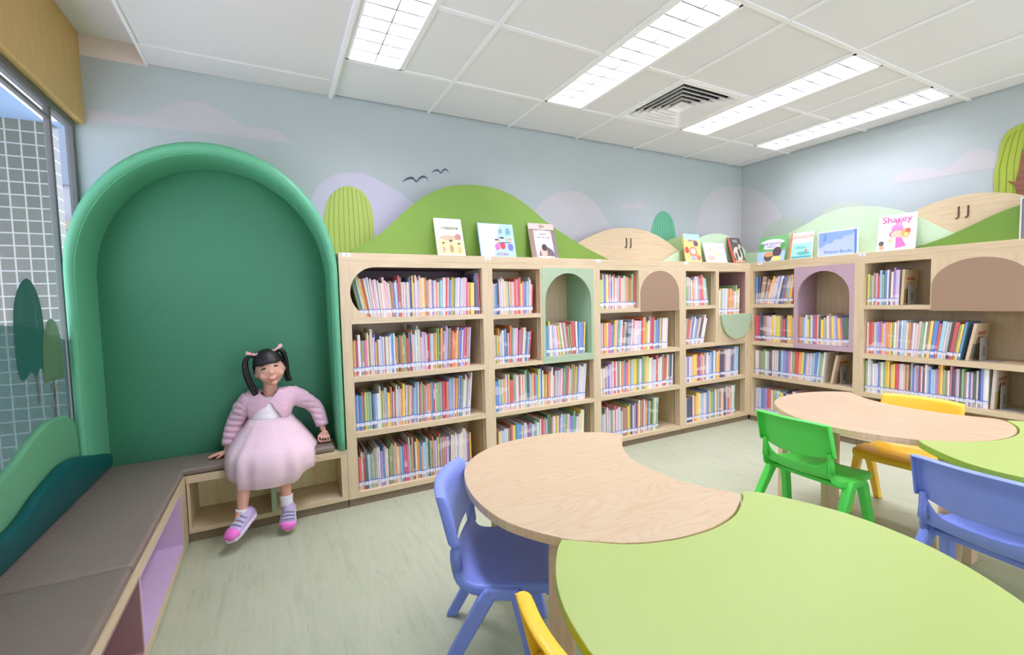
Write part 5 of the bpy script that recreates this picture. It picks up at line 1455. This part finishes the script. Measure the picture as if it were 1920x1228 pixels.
for v in cg.verts:
    p = v.co
    # fuzzy knit folds on the sleeves
    if p.x < -4.36 or p.x > -4.07: v.co += Vector((0, -.003 * math.sin(p.z * 190 + p.x * 40), .0015 * math.sin(p.z * 170)))
    dz = .640 - p.z
    ctr = -4.232
    if p.y < -.205 and dz > 0 and -dz * .80 < p.x - ctr < dz * .62 + .004: kill.append(v)
    elif p.z > .703 and abs(p.x + 4.226) < .05: kill.append(v)
    elif p.y < -.2 and p.z > .655 and abs(p.x - ctr) < .042 * (p.z - .655) / .045: kill.append(v)
    elif p.z < .435 and -4.38 < p.x < -4.03: kill.append(v)
bmesh.ops.delete(cg, geom=kill, context='VERTS')
obj('cardigan', cg, M['pink_knit'], girl, smooth=True, solid=.006)
# dress bodice and skirt
bm = NB(); rows = []
for z, rx, ry, cy, cx in ((.672, .030, .030, -.200, -4.228), (.660, .062, .058, -.198, -4.230), (.64, .082, .074, -.196, -4.232), (.60, .090, .080, -.198, -4.233), (.57, .092, .082, -.202, -4.235), (.545, .096, .086, -.206, -4.236)):
    rows.append([Vector((cx + rx * math.cos(2 * PI * k / 40), cy + ry * math.sin(2 * PI * k / 40), z)) for k in range(41)])
grid(bm, rows); obj('dress_bodice', bm, M['tulle'], girl, smooth=True, solid=.003)
def smst(a, b_, x):
    t = max(0, min(1, (x - a) / (b_ - a))); return t * t * (3 - 2 * t)
def skirt(name, m, off, hem_d, seed):
    bm = NB(); rows = []
    K = [(.555, .092, .082, -.205), (.525, .112, .100, -.214), (.492, .140, .124, -.228), (.458, .164, .148, -.248), (.432, .184, .176, -.274), (.408, .198, .192, -.290), (.374, .204, .198, -.296), (.338, .202, .196, -.298), (.300, .196, .190, -.296)]
    for i, (z, rx, ry, cy) in enumerate(K):
        rw = []
        for k in range(97):
            a = 2 * PI * k / 96
            f = i / (len(K) - 1)
            wv = f * (.007 * math.sin(11 * a + seed) + .005 * math.sin(17 * a + 2 * seed)) + off
            ca, sa = math.cos(a), math.sin(a); e_ = 1 - .22 * f
            x = -4.232 + (rx + wv) * math.copysign(abs(ca) ** e_, ca); y = cy + (ry + wv) * math.copysign(abs(sa) ** e_, sa)
            zz = z + off * .5
            if zz < .46:
                fl = .377 + off + .006 * (1 + math.sin(9 * a + seed)) * (.5 + .5 * math.cos(a) ** 2)
                g = smst(-.318, -.375, y)
                low = zz - (.014 * (i - 5) * smst(-4.42, -4.36, x) * (1 - smst(-4.15, -4.07, x)) if i > 5 else 0)
                zz = max(zz, fl) * (1 - g) + low * g if zz < fl else zz
            rw.append(Vector((x, y, zz)))
        rows.append(rw)
    grid(bm, rows)
    return obj(name, bm, m, girl, smooth=True, solid=.002)
skirt('skirt', M['tulle'], .004, .0, 1.0)
skirt('tulle_overskirt', see_through('sheer_pink_tulle', (246, 210, 218), .24, .8), .012, .0, 1.0)
# shoes and socks
def shoe(heel, toe, up, label=None):
    X = (Vector(toe) - Vector(heel)); Ln = X.length; X.normalize()
    Z = Vector(up); Z = (Z - X * Z.dot(X)).normalized(); Y = Z.cross(X)
    T = Matrix((X, Y, Z)).transposed().to_4x4(); T.translation = Vector(heel)
    prof = [(0, .022, .050), (.10, .029, .058), (.22, .031, .060), (.36, .031, .055), (.50, .033, .048), (.66, .036, .042), (.80, .035, .036), (.92, .027, .028), (1.0, .010, .018)]
    bm = NB(); rows = []
    for s, w, hgt in prof:
        rw = []
        for k in range(17):
            a = PI * k / 16
            rw.append(T @ Vector((s * Ln, w * math.cos(a) * (1.0 if math.sin(a) < .5 else 1), .012 + (hgt - .012) * math.sin(a) ** .7)))
        rows.append(rw)
    V = grid(bm, rows); bm.faces.new(V[0]); bm.faces.new(V[-1][::-1])
    for i in range(len(V) - 1): bm.faces.new((V[i][0], V[i][-1], V[i + 1][-1], V[i + 1][0]))
    o = obj('shoe', bm, M['shoe'], girl, smooth=True)
    bm = NB(); rows = []
    n = 30; out = []
    for k in range(n):
        a = 2 * PI * k / n
        s = .5 - .52 * math.cos(a); i = min(len(prof) - 2, max(0, next((j for j in range(len(prof) - 1) if prof[j + 1][0] >= min(1, max(0, s))), len(prof) - 2)))
        f = (min(1, max(0, s)) - prof[i][0]) / (prof[i + 1][0] - prof[i][0])
        w = max(.012, prof[i][1] + (prof[i + 1][1] - prof[i][1]) * f) + .003
        out.append((s * Ln, w * (1 if math.sin(a) > 0 else -1) * min(1, abs(math.sin(a)) * 2.2)))
    prism(bm, out, lambda p, d: T @ Vector((p[0], p[1], d)), -.004, .016)
    obj('sole', bm, M['sole'], o, bevel=.004, seg=3)
    bm = NB(); rows = []
    for s, w, hgt in [(.74, .0365, .041), (.84, .0335, .0355), (.93, .0265, .029), (1.0, .012, .0195)]:
        rows.append([T @ Vector((s * Ln, w * 1.02 * math.cos(PI * k / 12), .013 + (hgt - .010) * math.sin(PI * k / 12) ** .7)) for k in range(13)])
    grid(bm, rows); obj('toe_cap', bm, M['shoe_pink'], o, smooth=True, solid=.0016)
    for s0 in (.36, .48, .60):
        bm = NB(); rows = []
        for ds in (-.035, 0, .035):
            s = s0 + ds; i = next(j for j in range(len(prof) - 1) if prof[j + 1][0] >= s); f = (s - prof[i][0]) / (prof[i + 1][0] - prof[i][0])
            w = prof[i][1] + (prof[i + 1][1] - prof[i][1]) * f; hgt = prof[i][2] + (prof[i + 1][2] - prof[i][2]) * f
            rows.append([T @ Vector((s * Ln, w * 1.02 * math.cos(PI * k / 12), .014 + (hgt - .010) * math.sin(PI * k / 12) ** .7)) for k in range(2, 11)])
        grid(bm, rows); obj('strap', bm, M['shoe_strap'], o, smooth=True, solid=.002)
    return o
shoe((-4.325, -.425, .128), (-4.428, -.552, .058), (-.25, -.35, 1))
shoe((-4.164, -.402, .128), (-4.180, -.478, .018), (.0, -1, .75))
for a, b_ in (((-4.3695, -.4555, .168), (-4.372, -.459, .140)), ((-4.1762, -.431, .186), (-4.1755, -.433, .150))):
    bm = NB(); a = Vector(a); b_ = Vector(b_); d = b_ - a
    tube(bm, [a - d * .05, a, a + d * .3, b_, b_ + d * .4], [.030, .0315, .0295, .0295, .029], 18)
    obj('sock', bm, M['sock'], girl, smooth=True)

# ------------------------------------------------------------------ view settings
vs = sc.view_settings
sc.display_settings.display_device = 'sRGB'
vs.view_transform = 'Standard'; vs.look = 'None'; vs.gamma = 1.0; vs.use_curve_mapping = False
vs.exposure = EXPOSURE
sc.cycles.use_denoising = True
sc.cycles.max_bounces = 10; sc.cycles.diffuse_bounces = 6; sc.cycles.glossy_bounces = 3; sc.cycles.transparent_max_bounces = 12
sc.cycles.sample_clamp_indirect = 8
sc.cycles.caustics_reflective = False; sc.cycles.caustics_refractive = False
